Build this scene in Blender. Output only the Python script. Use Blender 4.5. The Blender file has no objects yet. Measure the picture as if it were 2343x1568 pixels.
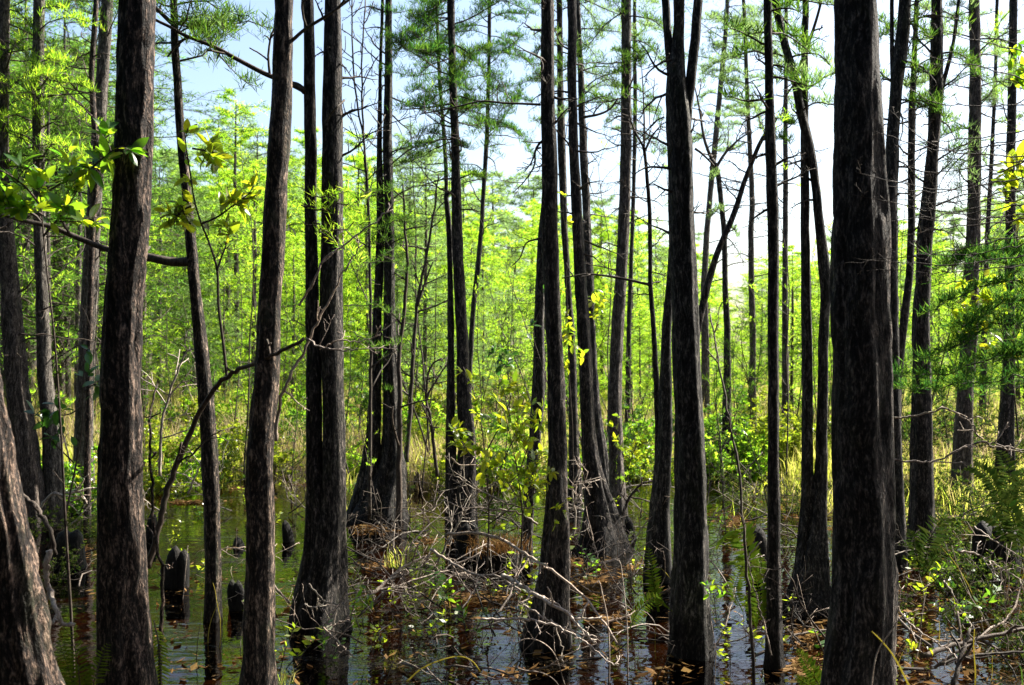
import bpy, math, random
import numpy as np
from mathutils import Vector, Matrix, Quaternion

# ------------------------------------------------------------------ camera, sky, sun, exposure
S = bpy.context.scene
COL = S.collection
HFOV = 50.0
CAM_H = 2.0
FPX = 2343 / 2 / math.tan(math.radians(HFOV / 2))       # focal length in photo pixels (photo width 2343)
CX, HY = 1171.5, 800.0                                   # principal column and horizon row
cam_d = bpy.data.cameras.new('camera')
cam = bpy.data.objects.new('camera', cam_d); COL.objects.link(cam)
cam_d.sensor_width = 36.0
cam_d.angle = math.radians(HFOV)
cam_d.shift_y = (HY - 784.0) / 2343.0
cam_d.clip_start = 0.05; cam_d.clip_end = 2000.0
cam_d.dof.use_dof = True; cam_d.dof.focus_distance = 8.0; cam_d.dof.aperture_fstop = 3.6
cam.location = (0, 0, CAM_H); cam.rotation_euler = (math.radians(90), 0, 0)
S.camera = cam

SUN_AZ, SUN_EL = 59.0, 42.0
world = bpy.data.worlds.new('World'); S.world = world
world.use_nodes = True
wn = world.node_tree
bg = wn.nodes['Background']
skyn = wn.nodes.new('ShaderNodeTexSky'); skyn.sky_type = 'NISHITA'; skyn.sun_disc = False
skyn.sun_elevation = math.radians(SUN_EL); skyn.sun_rotation = math.radians(SUN_AZ)
skyn.air_density = 1.0; skyn.dust_density = 2.0; skyn.ozone_density = 1.0
wn.links.new(skyn.outputs[0], bg.inputs[0]); bg.inputs[1].default_value = 0.07

sun_d = bpy.data.lights.new('sun', 'SUN'); sun_d.energy = 5.0; sun_d.angle = math.radians(0.5)
sun_d.color = (1.0, 0.94, 0.84)
sun = bpy.data.objects.new('sun', sun_d); COL.objects.link(sun)
_a, _e = math.radians(SUN_AZ), math.radians(SUN_EL)
SUNDIR = Vector((math.sin(_a) * math.cos(_e), math.cos(_a) * math.cos(_e), math.sin(_e)))
sun.rotation_euler = (-SUNDIR).to_track_quat('-Z', 'Y').to_euler()
sun.location = SUNDIR * 50

S.view_settings.view_transform = 'Standard'; S.view_settings.look = 'None'
S.view_settings.exposure = 2.0; S.view_settings.gamma = 1.0
S.view_settings.use_curve_mapping = False
S.render.engine = 'CYCLES'
S.cycles.max_bounces = 6; S.cycles.diffuse_bounces = 3; S.cycles.glossy_bounces = 3
S.cycles.transmission_bounces = 4; S.cycles.transparent_max_bounces = 12
S.cycles.use_denoising = True

rng = np.random.default_rng(7)
random.seed(7)

# ------------------------------------------------------------------ helpers
def W(px, py, Y):
    """a photo pixel at depth Y metres -> world point"""
    return np.array([(px - CX) / FPX * Y, Y, CAM_H - (py - HY) / FPX * Y])

def depth_of(py, z=0.0):
    """depth at which a point of height z shows on photo row py"""
    return (CAM_H - z) * FPX / (py - HY)

class MB:
    """collects vertices, quads and triangles, links them as ONE mesh object"""
    def __init__(s):
        s.v = []; s.q = []; s.t = []; s.n = 0
    def add(s, v, q=None, t=None):
        v = np.asarray(v, float).reshape(-1, 3)
        if q is not None and len(q): s.q.append(np.asarray(q, np.int64).reshape(-1, 4) + s.n)
        if t is not None and len(t): s.t.append(np.asarray(t, np.int64).reshape(-1, 3) + s.n)
        s.v.append(v); s.n += len(v)
    def mesh(s, name, mat, smooth=True, origin=(0, 0, 0)):
        v = np.concatenate(s.v) - np.asarray(origin, float)
        q = np.concatenate(s.q) if s.q else np.zeros((0, 4), np.int64)
        t = np.concatenate(s.t) if s.t else np.zeros((0, 3), np.int64)
        me = bpy.data.meshes.new(name)
        me.vertices.add(len(v)); me.vertices.foreach_set('co', v.astype(np.float32).ravel())
        nl = q.size + t.size
        me.loops.add(nl)
        me.loops.foreach_set('vertex_index', np.concatenate([q.ravel(), t.ravel()]).astype(np.int32))
        tot = np.concatenate([np.full(len(q), 4), np.full(len(t), 3)]).astype(np.int32)
        st = np.concatenate([[0], np.cumsum(tot)[:-1]]).astype(np.int32) if len(tot) else tot
        me.polygons.add(len(tot))
        me.polygons.foreach_set('loop_start', st)
        me.polygons.foreach_set('loop_total', tot)
        me.polygons.foreach_set('use_smooth', np.full(len(tot), smooth))
        me.update(calc_edges=True)
        if mat: me.materials.append(mat)
        return me
    def build(s, name, mat, parent=None, smooth=True):
        org = world_loc(parent) if parent else (0, 0, 0)
        me = s.mesh(name, mat, smooth, org)
        return link(name, me, parent)

def world_loc(o):
    p = np.zeros(3)
    while o is not None:
        p = p + np.array(o.location); o = o.parent
    return p

def link(name, data, parent=None, loc=(0, 0, 0)):
    o = bpy.data.objects.new(name, data); COL.objects.link(o)
    o.location = loc
    if parent: o.parent = parent
    return o

def tag(o, label=None, cat=None, group=None, kind=None):
    if label: o['label'] = label
    if cat: o['category'] = cat
    if group: o['group'] = group
    if kind: o['kind'] = kind
    return o

def thing(name, label, cat, loc, group=None):
    o = link(name, None, None, tuple(float(c) for c in loc))
    o.empty_display_size = 0.1
    return tag(o, label, cat, group)

def copy_tree(o, parent=None):
    c = o.copy(); COL.objects.link(c)
    c.parent = parent
    for ch in list(o.children): copy_tree(ch, c)
    return c

def noise2(nz, nt, u, v, r):
    """wrapped value noise; u in [0,nz), v wraps over nt"""
    g = r.random((nz + 2, nt))
    iu = np.clip(u.astype(int), 0, nz); fu = u - iu
    iv = np.floor(v).astype(int); fv = v - iv
    iv0 = iv % nt; iv1 = (iv + 1) % nt
    fu = fu * fu * (3 - 2 * fu); fv = fv * fv * (3 - 2 * fv)
    a = g[iu, iv0] * (1 - fv) + g[iu, iv1] * fv
    b = g[iu + 1, iv0] * (1 - fv) + g[iu + 1, iv1] * fv
    return a * (1 - fu) + b * fu

def frames(P):
    T = np.gradient(P, axis=0); T /= np.linalg.norm(T, axis=1)[:, None] + 1e-9
    N = np.zeros_like(P)
    ref = np.array([1., 0, 0]) if abs(T[0][0]) < 0.9 else np.array([0, 1., 0])
    n = ref - T[0] * ref.dot(T[0]); n /= np.linalg.norm(n)
    for i in range(len(P)):
        n = n - T[i] * n.dot(T[i]); n /= np.linalg.norm(n) + 1e-9
        N[i] = n
    return T, N, np.cross(T, N)

def tube(mb, P, R, seg=5, disp=None, cap=True):
    P = np.asarray(P, float); R = np.asarray(R, float)
    n = len(P)
    T, N, B = frames(P)
    th = np.linspace(0, 2 * np.pi, seg, endpoint=False)
    rad = R[:, None] * (np.ones((n, seg)) if disp is None else disp)
    V = P[:, None, :] + rad[..., None] * (np.cos(th)[None, :, None] * N[:, None, :] + np.sin(th)[None, :, None] * B[:, None, :])
    i = np.arange(n - 1)[:, None] * seg; j = np.arange(seg)[None, :]; j1 = (j + 1) % seg
    q = np.stack([i + j, i + j1, i + seg + j1, i + seg + j], -1).reshape(-1, 4)
    V = V.reshape(-1, 3)
    t = None
    if cap:
        V = np.concatenate([V, P[-1:], P[:1]])
        jj = np.arange(seg); e = (n - 1) * seg
        t = np.concatenate([np.stack([e + jj, e + (jj + 1) % seg, np.full(seg, n * seg)], -1),
                            np.stack([(jj + 1) % seg, jj, np.full(seg, n * seg + 1)], -1)])
    mb.add(V, q, t)

def smooth_path(pts, n):
    """Catmull-Rom resample of a list of 3-D points"""
    p = np.asarray(pts, float)
    if len(p) == 2: return p[0] + (p[1] - p[0]) * np.linspace(0, 1, n)[:, None]
    d = np.concatenate([[0], np.cumsum(np.linalg.norm(np.diff(p, axis=0), axis=1))])
    e = np.concatenate([[2 * p[0] - p[1]], p, [2 * p[-1] - p[-2]]])
    s = np.linspace(0, d[-1], n)
    k = np.clip(np.searchsorted(d, s, side='right') - 1, 0, len(p) - 2)
    u = ((s - d[k]) / (d[k + 1] - d[k] + 1e-9))[:, None]
    a, b, c, f = e[k], e[k + 1], e[k + 2], e[k + 3]
    return 0.5 * ((2 * b) + (-a + c) * u + (2 * a - 5 * b + 4 * c - f) * u ** 2 + (-a + 3 * b - 3 * c + f) * u ** 3)

def unit(v):
    return v / (np.linalg.norm(v) + 1e-9)

def wander(start, d, L, r, n=6, gnarl=0.25, sag=0.0):
    """a crooked polyline"""
    P = [np.array(start, float)]; d = unit(np.array(d, float))
    for i in range(n):
        d = unit(d + r.normal(0, gnarl, 3) * 0.6 + np.array([0, 0, -sag]))
        P.append(P[-1] + d * L / n)
    return np.array(P)

def twiggy(mb, P, r0, r1, r, twigs=6, tl=0.4, seg=5, depth=1, gnarl=0.25, up=0.1, start=0.2):
    """a branch along P with crooked side twigs; returns the twig paths"""
    P = np.asarray(P, float); n = len(P)
    tube(mb, P, np.linspace(r0, r1, n), seg)
    out = [P]
    for k in range(twigs):
        u = start + (1 - start) * (k + r.random()) / max(1, twigs)
        i = min(int(u * (n - 1)), n - 2); f = u * (n - 1) - i
        s = P[i] * (1 - f) + P[i + 1] * f
        ax = unit(P[i + 1] - P[i])
        side = unit(np.cross(ax, r.normal(0, 1, 3)))
        d = unit(ax * r.uniform(0.3, 0.9) + side + np.array([0, 0, up]))
        L = tl * r.uniform(0.4, 1.2) * (1 - 0.5 * u)
        Q = wander(s, d, L, r, 5, gnarl)
        rr = (r0 + (r1 - r0) * u) * 0.55
        if depth > 0:
            out += twiggy(mb, Q, max(rr, r1), r1 * 0.7, r, 2 + int(r.random() * 2), L * 0.5, 4, depth - 1, gnarl, up)
        else:
            tube(mb, Q, np.linspace(max(rr, r1), r1 * 0.7, len(Q)), 4); out.append(Q)
    return out

# ------------------------------------------------------------------ materials
def newmat(name):
    m = bpy.data.materials.new(name); m.use_nodes = True
    nt = m.node_tree
    for n in list(nt.nodes): nt.nodes.remove(n)
    out = nt.nodes.new('ShaderNodeOutputMaterial')
    return m, nt, out

def N(nt, t, **kw):
    n = nt.nodes.new(t)
    for k, v in kw.items(): setattr(n, k, v)
    return n

def ramp(nt, fac, stops):
    r = N(nt, 'ShaderNodeValToRGB')
    el = r.color_ramp.elements
    while len(el) < len(stops): el.new(0.5)
    for e, (p, c) in zip(el, stops): e.position = p; e.color = (*c, 1)
    nt.links.new(fac, r.inputs[0])
    return r.outputs[0]

def tex_coord(nt, scale, space='Object'):
    tc = N(nt, 'ShaderNodeTexCoord'); mp = N(nt, 'ShaderNodeMapping')
    mp.inputs['Scale'].default_value = scale
    nt.links.new(tc.outputs[space], mp.inputs[0])
    return mp.outputs[0]

def noise(nt, vec, scale, detail=4, rough=0.6):
    n = N(nt, 'ShaderNodeTexNoise'); n.inputs['Scale'].default_value = scale
    n.inputs['Detail'].default_value = detail; n.inputs['Roughness'].default_value = rough
    if vec is not None: nt.links.new(vec, n.inputs['Vector'])
    return n.outputs['Fac']

def bark_mat(name, dark, mid, light, lichen=0.5, bump=1.0, vs=0.2):
    m, nt, out = newmat(name)
    b = N(nt, 'ShaderNodeBsdfPrincipled'); b.inputs['Roughness'].default_value = 0.75
    b.inputs['Specular IOR Level'].default_value = 0.2
    tc = N(nt, 'ShaderNodeTexCoord'); oi = N(nt, 'ShaderNodeObjectInfo')
    mo = N(nt, 'ShaderNodeMath', operation='MULTIPLY'); mo.inputs[1].default_value = 90.0; nt.links.new(oi.outputs['Random'], mo.inputs[0])
    ao = N(nt, 'ShaderNodeVectorMath', operation='ADD'); nt.links.new(tc.outputs['Object'], ao.inputs[0]); nt.links.new(mo.outputs[0], ao.inputs[1])
    v0 = ao.outputs[0]
    # slight sideways wobble so the fissures are not ruled lines
    wob = N(nt, 'ShaderNodeTexNoise'); wob.inputs['Scale'].default_value = 3.0; nt.links.new(v0, wob.inputs['Vector'])
    sc = N(nt, 'ShaderNodeVectorMath', operation='SCALE'); sc.inputs['Scale'].default_value = 0.10
    nt.links.new(wob.outputs['Color'], sc.inputs[0])
    ad = N(nt, 'ShaderNodeVectorMath', operation='ADD'); nt.links.new(v0, ad.inputs[0]); nt.links.new(sc.outputs[0], ad.inputs[1])
    def stretched(z):
        mp = N(nt, 'ShaderNodeMapping'); mp.inputs['Scale'].default_value = (1, 1, z); nt.links.new(ad.outputs[0], mp.inputs[0]); return mp.outputs[0]
    f1 = noise(nt, stretched(vs), 58, 3, 0.6)
    f2 = noise(nt, stretched(0.34), 120, 3, 0.7)
    f3 = noise(nt, stretched(0.5), 14, 4, 0.7)
    m1 = N(nt, 'ShaderNodeMixRGB'); m1.inputs[0].default_value = 0.45; nt.links.new(f1, m1.inputs[1]); nt.links.new(f2, m1.inputs[2])
    m2 = N(nt, 'ShaderNodeMixRGB'); m2.inputs[0].default_value = 0.2; nt.links.new(m1.outputs[0], m2.inputs[1]); nt.links.new(f3, m2.inputs[2])
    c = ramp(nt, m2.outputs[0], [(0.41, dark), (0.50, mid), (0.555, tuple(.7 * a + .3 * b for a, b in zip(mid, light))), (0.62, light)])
    f4 = noise(nt, stretched(0.3), 55, 4, 0.8)
    lm = N(nt, 'ShaderNodeMixRGB'); lm.inputs[2].default_value = (0.24, 0.25, 0.22, 1)
    rr = N(nt, 'ShaderNodeMapRange'); rr.inputs[1].default_value = 0.60; rr.inputs[2].default_value = 0.70; rr.inputs[4].default_value = lichen
    nt.links.new(f4, rr.inputs[0]); nt.links.new(rr.outputs[0], lm.inputs[0]); nt.links.new(c, lm.inputs[1])
    f5 = noise(nt, stretched(0.45), 4.5, 5, 0.75)
    mr = N(nt, 'ShaderNodeMapRange'); mr.inputs[1].default_value = 0.56; mr.inputs[2].default_value = 0.68; mr.inputs[4].default_value = 0.45
    nt.links.new(f5, mr.inputs[0])
    ms = N(nt, 'ShaderNodeMixRGB'); ms.inputs[2].default_value = (0.055, 0.062, 0.035, 1)
    nt.links.new(mr.outputs[0], ms.inputs[0]); nt.links.new(lm.outputs[0], ms.inputs[1]); lm = ms
    tint = ramp(nt, oi.outputs['Random'], [(0, (0.75, 0.72, 0.70)), (0.4, (1.0, 0.92, 0.84)), (0.7, (0.85, 0.88, 0.84)), (1, (1.15, 1.1, 1.08))])
    tm = N(nt, 'ShaderNodeMixRGB', blend_type='MULTIPLY'); tm.inputs[0].default_value = 1.0
    nt.links.new(lm.outputs[0], tm.inputs[1]); nt.links.new(tint, tm.inputs[2])
    # wet stain just above the water line, ragged upper edge
    geo = N(nt, 'ShaderNodeNewGeometry'); sx = N(nt, 'ShaderNodeSeparateXYZ'); nt.links.new(geo.outputs['Position'], sx.inputs[0])
    nz = N(nt, 'ShaderNodeMath', operation='MULTIPLY_ADD'); nt.links.new(f3, nz.inputs[0]); nz.inputs[1].default_value = -0.5; nt.links.new(sx.outputs[2], nz.inputs[2])
    wet = N(nt, 'ShaderNodeMapRange'); wet.inputs[1].default_value = -0.12; wet.inputs[2].default_value = 0.02; wet.inputs[3].default_value = 0.35; wet.inputs[4].default_value = 1.0
    nt.links.new(nz.outputs[0], wet.inputs[0])
    wm = N(nt, 'ShaderNodeVectorMath', operation='SCALE'); nt.links.new(tm.outputs[0], wm.inputs[0]); nt.links.new(wet.outputs[0], wm.inputs['Scale'])
    nt.links.new(wm.outputs[0], b.inputs['Base Color'])
    bp = N(nt, 'ShaderNodeBump'); bp.inputs['Strength'].default_value = bump; bp.inputs['Distance'].default_value = 0.03
    nt.links.new(m2.outputs[0], bp.inputs['Height']); nt.links.new(bp.outputs[0], b.inputs['Normal'])
    nt.links.new(b.outputs[0], out.inputs[0])
    return m

def leaf_mat(name, cols, trans, tmix=0.5, gloss=0.0):
    """thin leaf: diffuse + translucent, a random tint per leaf"""
    m, nt, out = newmat(name)
    g = N(nt, 'ShaderNodeNewGeometry')
    rnd = g.outputs['Random Per Island']
    c = ramp(nt, rnd, [(i / max(1, len(cols) - 1), k) for i, k in enumerate(cols)])
    t = ramp(nt, rnd, [(i / max(1, len(trans) - 1), k) for i, k in enumerate(trans)])
    d = N(nt, 'ShaderNodeBsdfDiffuse'); nt.links.new(c, d.inputs[0])
    tr = N(nt, 'ShaderNodeBsdfTranslucent'); nt.links.new(t, tr.inputs[0])
    mx = N(nt, 'ShaderNodeMixShader'); mx.inputs[0].default_value = tmix
    nt.links.new(d.outputs[0], mx.inputs[1]); nt.links.new(tr.outputs[0], mx.inputs[2])
    last = mx.outputs[0]
    if gloss > 0:
        gl = N(nt, 'ShaderNodeBsdfGlossy'); gl.inputs['Roughness'].default_value = 0.35
        m2 = N(nt, 'ShaderNodeMixShader'); m2.inputs[0].default_value = gloss
        nt.links.new(last, m2.inputs[1]); nt.links.new(gl.outputs[0], m2.inputs[2]); last = m2.outputs[0]
    nt.links.new(last, out.inputs[0])
    return m

M = {}
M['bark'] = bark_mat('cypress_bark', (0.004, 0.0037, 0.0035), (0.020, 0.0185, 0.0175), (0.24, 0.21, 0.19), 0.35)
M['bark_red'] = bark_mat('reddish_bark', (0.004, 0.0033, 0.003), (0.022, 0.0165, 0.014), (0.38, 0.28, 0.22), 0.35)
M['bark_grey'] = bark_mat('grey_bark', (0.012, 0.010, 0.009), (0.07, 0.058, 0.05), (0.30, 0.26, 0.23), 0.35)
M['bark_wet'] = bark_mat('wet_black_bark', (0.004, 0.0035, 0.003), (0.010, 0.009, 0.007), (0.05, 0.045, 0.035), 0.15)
M['twig'] = bark_mat('dark_twig', (0.03, 0.022, 0.017), (0.07, 0.055, 0.045), (0.12, 0.10, 0.08), 0.2, 0.3)
M['deadwood'] = bark_mat('bleached_deadwood', (0.18, 0.14, 0.115), (0.38, 0.32, 0.27), (0.55, 0.5, 0.44), 0.2, 0.4)
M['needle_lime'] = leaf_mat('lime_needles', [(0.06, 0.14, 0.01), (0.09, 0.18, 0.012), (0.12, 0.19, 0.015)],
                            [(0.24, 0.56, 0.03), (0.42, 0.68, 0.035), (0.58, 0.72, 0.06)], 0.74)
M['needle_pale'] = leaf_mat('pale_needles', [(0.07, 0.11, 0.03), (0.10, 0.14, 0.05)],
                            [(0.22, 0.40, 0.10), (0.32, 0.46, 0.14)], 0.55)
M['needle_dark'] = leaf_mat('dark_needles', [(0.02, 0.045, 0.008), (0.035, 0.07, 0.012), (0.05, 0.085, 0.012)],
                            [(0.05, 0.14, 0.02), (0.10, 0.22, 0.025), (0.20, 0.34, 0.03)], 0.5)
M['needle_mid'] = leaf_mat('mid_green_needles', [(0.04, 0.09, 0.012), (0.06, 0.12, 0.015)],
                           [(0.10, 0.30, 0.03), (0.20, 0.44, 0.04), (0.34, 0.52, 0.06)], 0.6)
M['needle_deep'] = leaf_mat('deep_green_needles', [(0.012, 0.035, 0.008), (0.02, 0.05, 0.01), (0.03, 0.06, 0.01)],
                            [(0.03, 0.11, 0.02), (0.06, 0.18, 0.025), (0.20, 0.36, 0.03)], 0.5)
M['leaf_green'] = leaf_mat('bay_leaf', [(0.03, 0.09, 0.01), (0.05, 0.12, 0.015)], [(0.16, 0.40, 0.02), (0.30, 0.50, 0.02)], 0.5, 0.06)
M['leaf_yellow'] = leaf_mat('yellow_green_leaf', [(0.10, 0.14, 0.01), (0.14, 0.16, 0.012)], [(0.34, 0.52, 0.02), (0.52, 0.58, 0.03)], 0.5, 0.05)
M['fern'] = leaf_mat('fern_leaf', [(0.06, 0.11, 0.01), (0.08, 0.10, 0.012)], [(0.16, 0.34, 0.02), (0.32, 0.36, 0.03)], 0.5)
M['grass'] = leaf_mat('marsh_grass_blade', [(0.09, 0.14, 0.02), (0.16, 0.17, 0.03), (0.24, 0.19, 0.08), (0.12, 0.17, 0.02)],
                      [(0.42, 0.58, 0.05), (0.58, 0.60, 0.08), (0.60, 0.52, 0.18), (0.52, 0.62, 0.05)], 0.62)
M['straw'] = leaf_mat('dead_straw', [(0.10, 0.07, 0.035), (0.20, 0.15, 0.08), (0.28, 0.21, 0.13), (0.14, 0.10, 0.05)], [(0.42, 0.32, 0.13), (0.56, 0.46, 0.26), (0.50, 0.38, 0.22)], 0.5)
M['fern_shade'] = leaf_mat('shade_tinted_fern', [(0.02, 0.04, 0.008), (0.04, 0.05, 0.01)], [(0.05, 0.13, 0.015), (0.16, 0.22, 0.03)], 0.4)  # darker copy of the fern leaf, with shade put into its colour
M['shade_leaf'] = leaf_mat('shade_tinted_leaf', [(0.015, 0.03, 0.008), (0.03, 0.045, 0.01), (0.05, 0.045, 0.02)], [(0.03, 0.08, 0.012), (0.06, 0.12, 0.015), (0.22, 0.28, 0.03)], 0.35)  # leaf colour darkened so that shade is painted into the plants
M['unseen_wood_leaf'] = leaf_mat('low_bounce_leaf', [(0.012, 0.022, 0.008), (0.02, 0.035, 0.01)], [(0.02, 0.04, 0.01), (0.03, 0.05, 0.012)], 0.2)  # near-black leaf, made dark so the unseen wood bounces little light
M['litter'] = leaf_mat('dead_leaf', [(0.04, 0.024, 0.012), (0.10, 0.055, 0.02), (0.24, 0.15, 0.07), (0.06, 0.03, 0.014), (0.15, 0.09, 0.03), (0.05, 0.04, 0.02)],
                       [(0.12, 0.05, 0.015), (0.26, 0.12, 0.03), (0.22, 0.12, 0.04)], 0.22)

def ground_mat():
    m, nt, out = newmat('mud_and_duff')
    b = N(nt, 'ShaderNodeBsdfPrincipled'); b.inputs['Roughness'].default_value = 0.9
    v = tex_coord(nt, (1, 1, 1))
    f = noise(nt, v, 6.0, 6, 0.7)
    c = ramp(nt, f, [(0.3, (0.015, 0.009, 0.005)), (0.5, (0.06, 0.032, 0.014)), (0.7, (0.18, 0.10, 0.04))])
    nt.links.new(c, b.inputs['Base Color'])
    bp = N(nt, 'ShaderNodeBump'); bp.inputs['Strength'].default_value = 0.8; bp.inputs['Distance'].default_value = 0.03
    nt.links.new(noise(nt, v, 30, 4), bp.inputs['Height']); nt.links.new(bp.outputs[0], b.inputs['Normal'])
    nt.links.new(b.outputs[0], out.inputs[0]); return m
M['ground'] = ground_mat()

def water_mat():
    m, nt, out = newmat('tannin_water')
    v = tex_coord(nt, (1, 1, 1))
    bp = N(nt, 'ShaderNodeBump'); bp.inputs['Strength'].default_value = 0.11; bp.inputs['Distance'].default_value = 0.05
    nt.links.new(noise(nt, tex_coord(nt, (0.6, 1.3, 1)), 5.0, 2, 0.5), bp.inputs['Height'])
    fr = N(nt, 'ShaderNodeFresnel'); fr.inputs['IOR'].default_value = 1.31
    nt.links.new(bp.outputs[0], fr.inputs['Normal'])
    gl = N(nt, 'ShaderNodeBsdfGlossy'); gl.inputs['Roughness'].default_value = 0.02
    nt.links.new(bp.outputs[0], gl.inputs['Normal'])
    tr = N(nt, 'ShaderNodeBsdfTransparent'); tr.inputs[0].default_value = (0.27, 0.16, 0.06, 1)
    mx = N(nt, 'ShaderNodeMixShader')
    nt.links.new(fr.outputs[0], mx.inputs[0]); nt.links.new(tr.outputs[0], mx.inputs[1]); nt.links.new(gl.outputs[0], mx.inputs[2])
    # torn film of dust, pollen and needles; its near-black colour paints shade on the pond
    f1 = noise(nt, tex_coord(nt, (0.55, 1.2, 1)), 1.1, 6, 0.75)
    f2 = noise(nt, v, 38, 3, 0.7)
    am = N(nt, 'ShaderNodeMixRGB'); am.inputs[0].default_value = 0.32; nt.links.new(f1, am.inputs[1]); nt.links.new(f2, am.inputs[2])
    mr = N(nt, 'ShaderNodeMapRange'); mr.inputs[1].default_value = 0.53; mr.inputs[2].default_value = 0.60; mr.inputs[4].default_value = 0.5
    nt.links.new(am.outputs[0], mr.inputs[0])
    df = N(nt, 'ShaderNodeBsdfPrincipled'); df.inputs['Roughness'].default_value = 0.35; df.inputs['Specular IOR Level'].default_value = 0.12
    nt.links.new(ramp(nt, f2, [(0.35, (0.004, 0.004, 0.003)), (0.58, (0.012, 0.010, 0.006)), (0.72, (0.09, 0.065, 0.035))]), df.inputs['Base Color'])
    m2 = N(nt, 'ShaderNodeMixShader')
    nt.links.new(mr.outputs[0], m2.inputs[0]); nt.links.new(mx.outputs[0], m2.inputs[1]); nt.links.new(df.outputs[0], m2.inputs[2])
    nt.links.new(m2.outputs[0], out.inputs[0]); return m
M['water'] = water_mat()

# ------------------------------------------------------------------ ground and water
_gn = [(rng.uniform(-1, 1, 2) * k, rng.uniform(0, 6.28), a) for k, a in
       [(0.5, .05), (0.8, .05), (1.2, .045), (1.8, .04), (2.6, .035), (3.6, .03), (5, .025), (7, .02), (9, .015)] for _ in range(2)]
def ground_h(x, y):
    n = sum(a * np.sin(k[0] * x + k[1] * y + p) for k, p, a in _gn)
    pix = x / np.maximum(y, 0.5) * FPX + CX               # photo column
    edge = 17.0 + 1.3 * np.sin(x * 0.8) + 0.7 * np.sin(x * 2.1 + 1)
    edge = np.where(x < -4.5, edge - 1.2 * np.clip(-x - 4.5, 0, 4), edge)
    bank = 1 / (1 + np.exp(-(y - edge) * 1.6))
    xr = 2.1 + 0.12 * (y - 6)
    right = 1 / (1 + np.exp(-(x - xr - 0.6) * 2.2))
    right = right * np.where(y < 6, 1, 1)
    base = -0.34 + 0.46 * bank + 0.32 * right * (1 - bank)
    return base + n * (0.75 - 0.25 * bank)

def terrain():
    ys = np.concatenate([np.linspace(-8, 3, 12)[:-1], np.linspace(3, 22, 150), np.geomspace(22.3, 420, 60)])
    us = np.linspace(-1, 1, 161); us = np.sign(us) * np.abs(us) ** 1.3
    Y, U = np.meshgrid(ys, us, indexing='ij')
    X = U * (9 + np.maximum(Y, 0) * 0.85)
    Z = ground_h(X, np.maximum(Y, 2))
    n, k = Y.shape
    i = np.arange(n - 1)[:, None] * k; j = np.arange(k - 1)[None, :]
    q = np.stack([i + j, i + j + 1, i + k + j + 1, i + k + j], -1).reshape(-1, 4)
    mb = MB(); mb.add(np.stack([X, Y, Z], -1).reshape(-1, 3), q)
    tag(mb.build('ground', M['ground']), kind='structure')
    w = MB()
    w.add([(-40, -8, 0), (40, -8, 0), (60, 26, 0), (-60, 26, 0)], [(0, 1, 2, 3)])
    tag(w.build('water', M['water'], smooth=False), kind='structure')
terrain()

# ------------------------------------------------------------------ foliage generators
def shoots(mb, P, r, n, L=(0.05, 0.12), wd=0.007, upw=1.0, spread=0.6):
    """n thin upright needle shoots along polyline P"""
    P = np.asarray(P); m = len(P)
    u = r.random(n) * (m - 1.001); i = u.astype(int); f = (u - i)[:, None]
    b = P[i] * (1 - f) + P[i + 1] * f
    d = r.normal(0, spread, (n, 3)); d[:, 2] = d[:, 2] * 0.6 + upw
    d /= np.linalg.norm(d, axis=1)[:, None]
    l = r.uniform(L[0], L[1], n)[:, None]
    s = np.cross(d, r.normal(0, 1, (n, 3))); s /= np.linalg.norm(s, axis=1)[:, None] + 1e-9
    w = wd * r.uniform(0.7, 1.3, n)[:, None]
    a = b - s * w * .5 + d * l * .08; c = b + s * w * .5 + d * l * .08; tip = b + d * l
    mid = b + d * l * .5
    v = np.stack([b, mid - s * w * .5, tip, mid + s * w * .5], 1).reshape(-1, 3)
    mb.add(v, np.arange(n * 4).reshape(-1, 4))

def feather_branch(wood, fol, P, r, r0, tw=20, tl=0.3, ns=12, L=(0.05, 0.12), wd=0.007, upw=0.8, droop=0.0, start=0.25, spread=0.6):
    """a cypress branch: main line, flat side twigs, upright shoots on the twigs"""
    P = np.asarray(P, float); n = len(P)
    tube(wood, P, np.linspace(r0, r0 * 0.25, n), 4)
    for k in range(tw):
        u = start + (1 - start) * (k + r.random()) / tw
        i = min(int(u * (n - 1)), n - 2); f = u * (n - 1) - i
        s = P[i] * (1 - f) + P[i + 1] * f
        ax = unit(P[i + 1] - P[i]); sd = unit(np.cross(ax, [0, 0, 1])) * (1 if k % 2 else -1)
        d = unit(ax * r.uniform(0.2, 0.9) + sd * r.uniform(0.3, 1) + np.array([0, 0, r.uniform(-.25, .3) - droop]))
        ll = tl * r.uniform(0.5, 1.2) * (1.15 - 0.6 * u)
        Q = wander(s, d, ll, r, 3, 0.2, droop * 0.2)
        if r0 > 0.004: tube(wood, Q, np.linspace(r0 * 0.3, r0 * 0.12, len(Q)), 3, cap=False)
        shoots(fol, Q, r, ns, L, wd, upw, spread)

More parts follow.
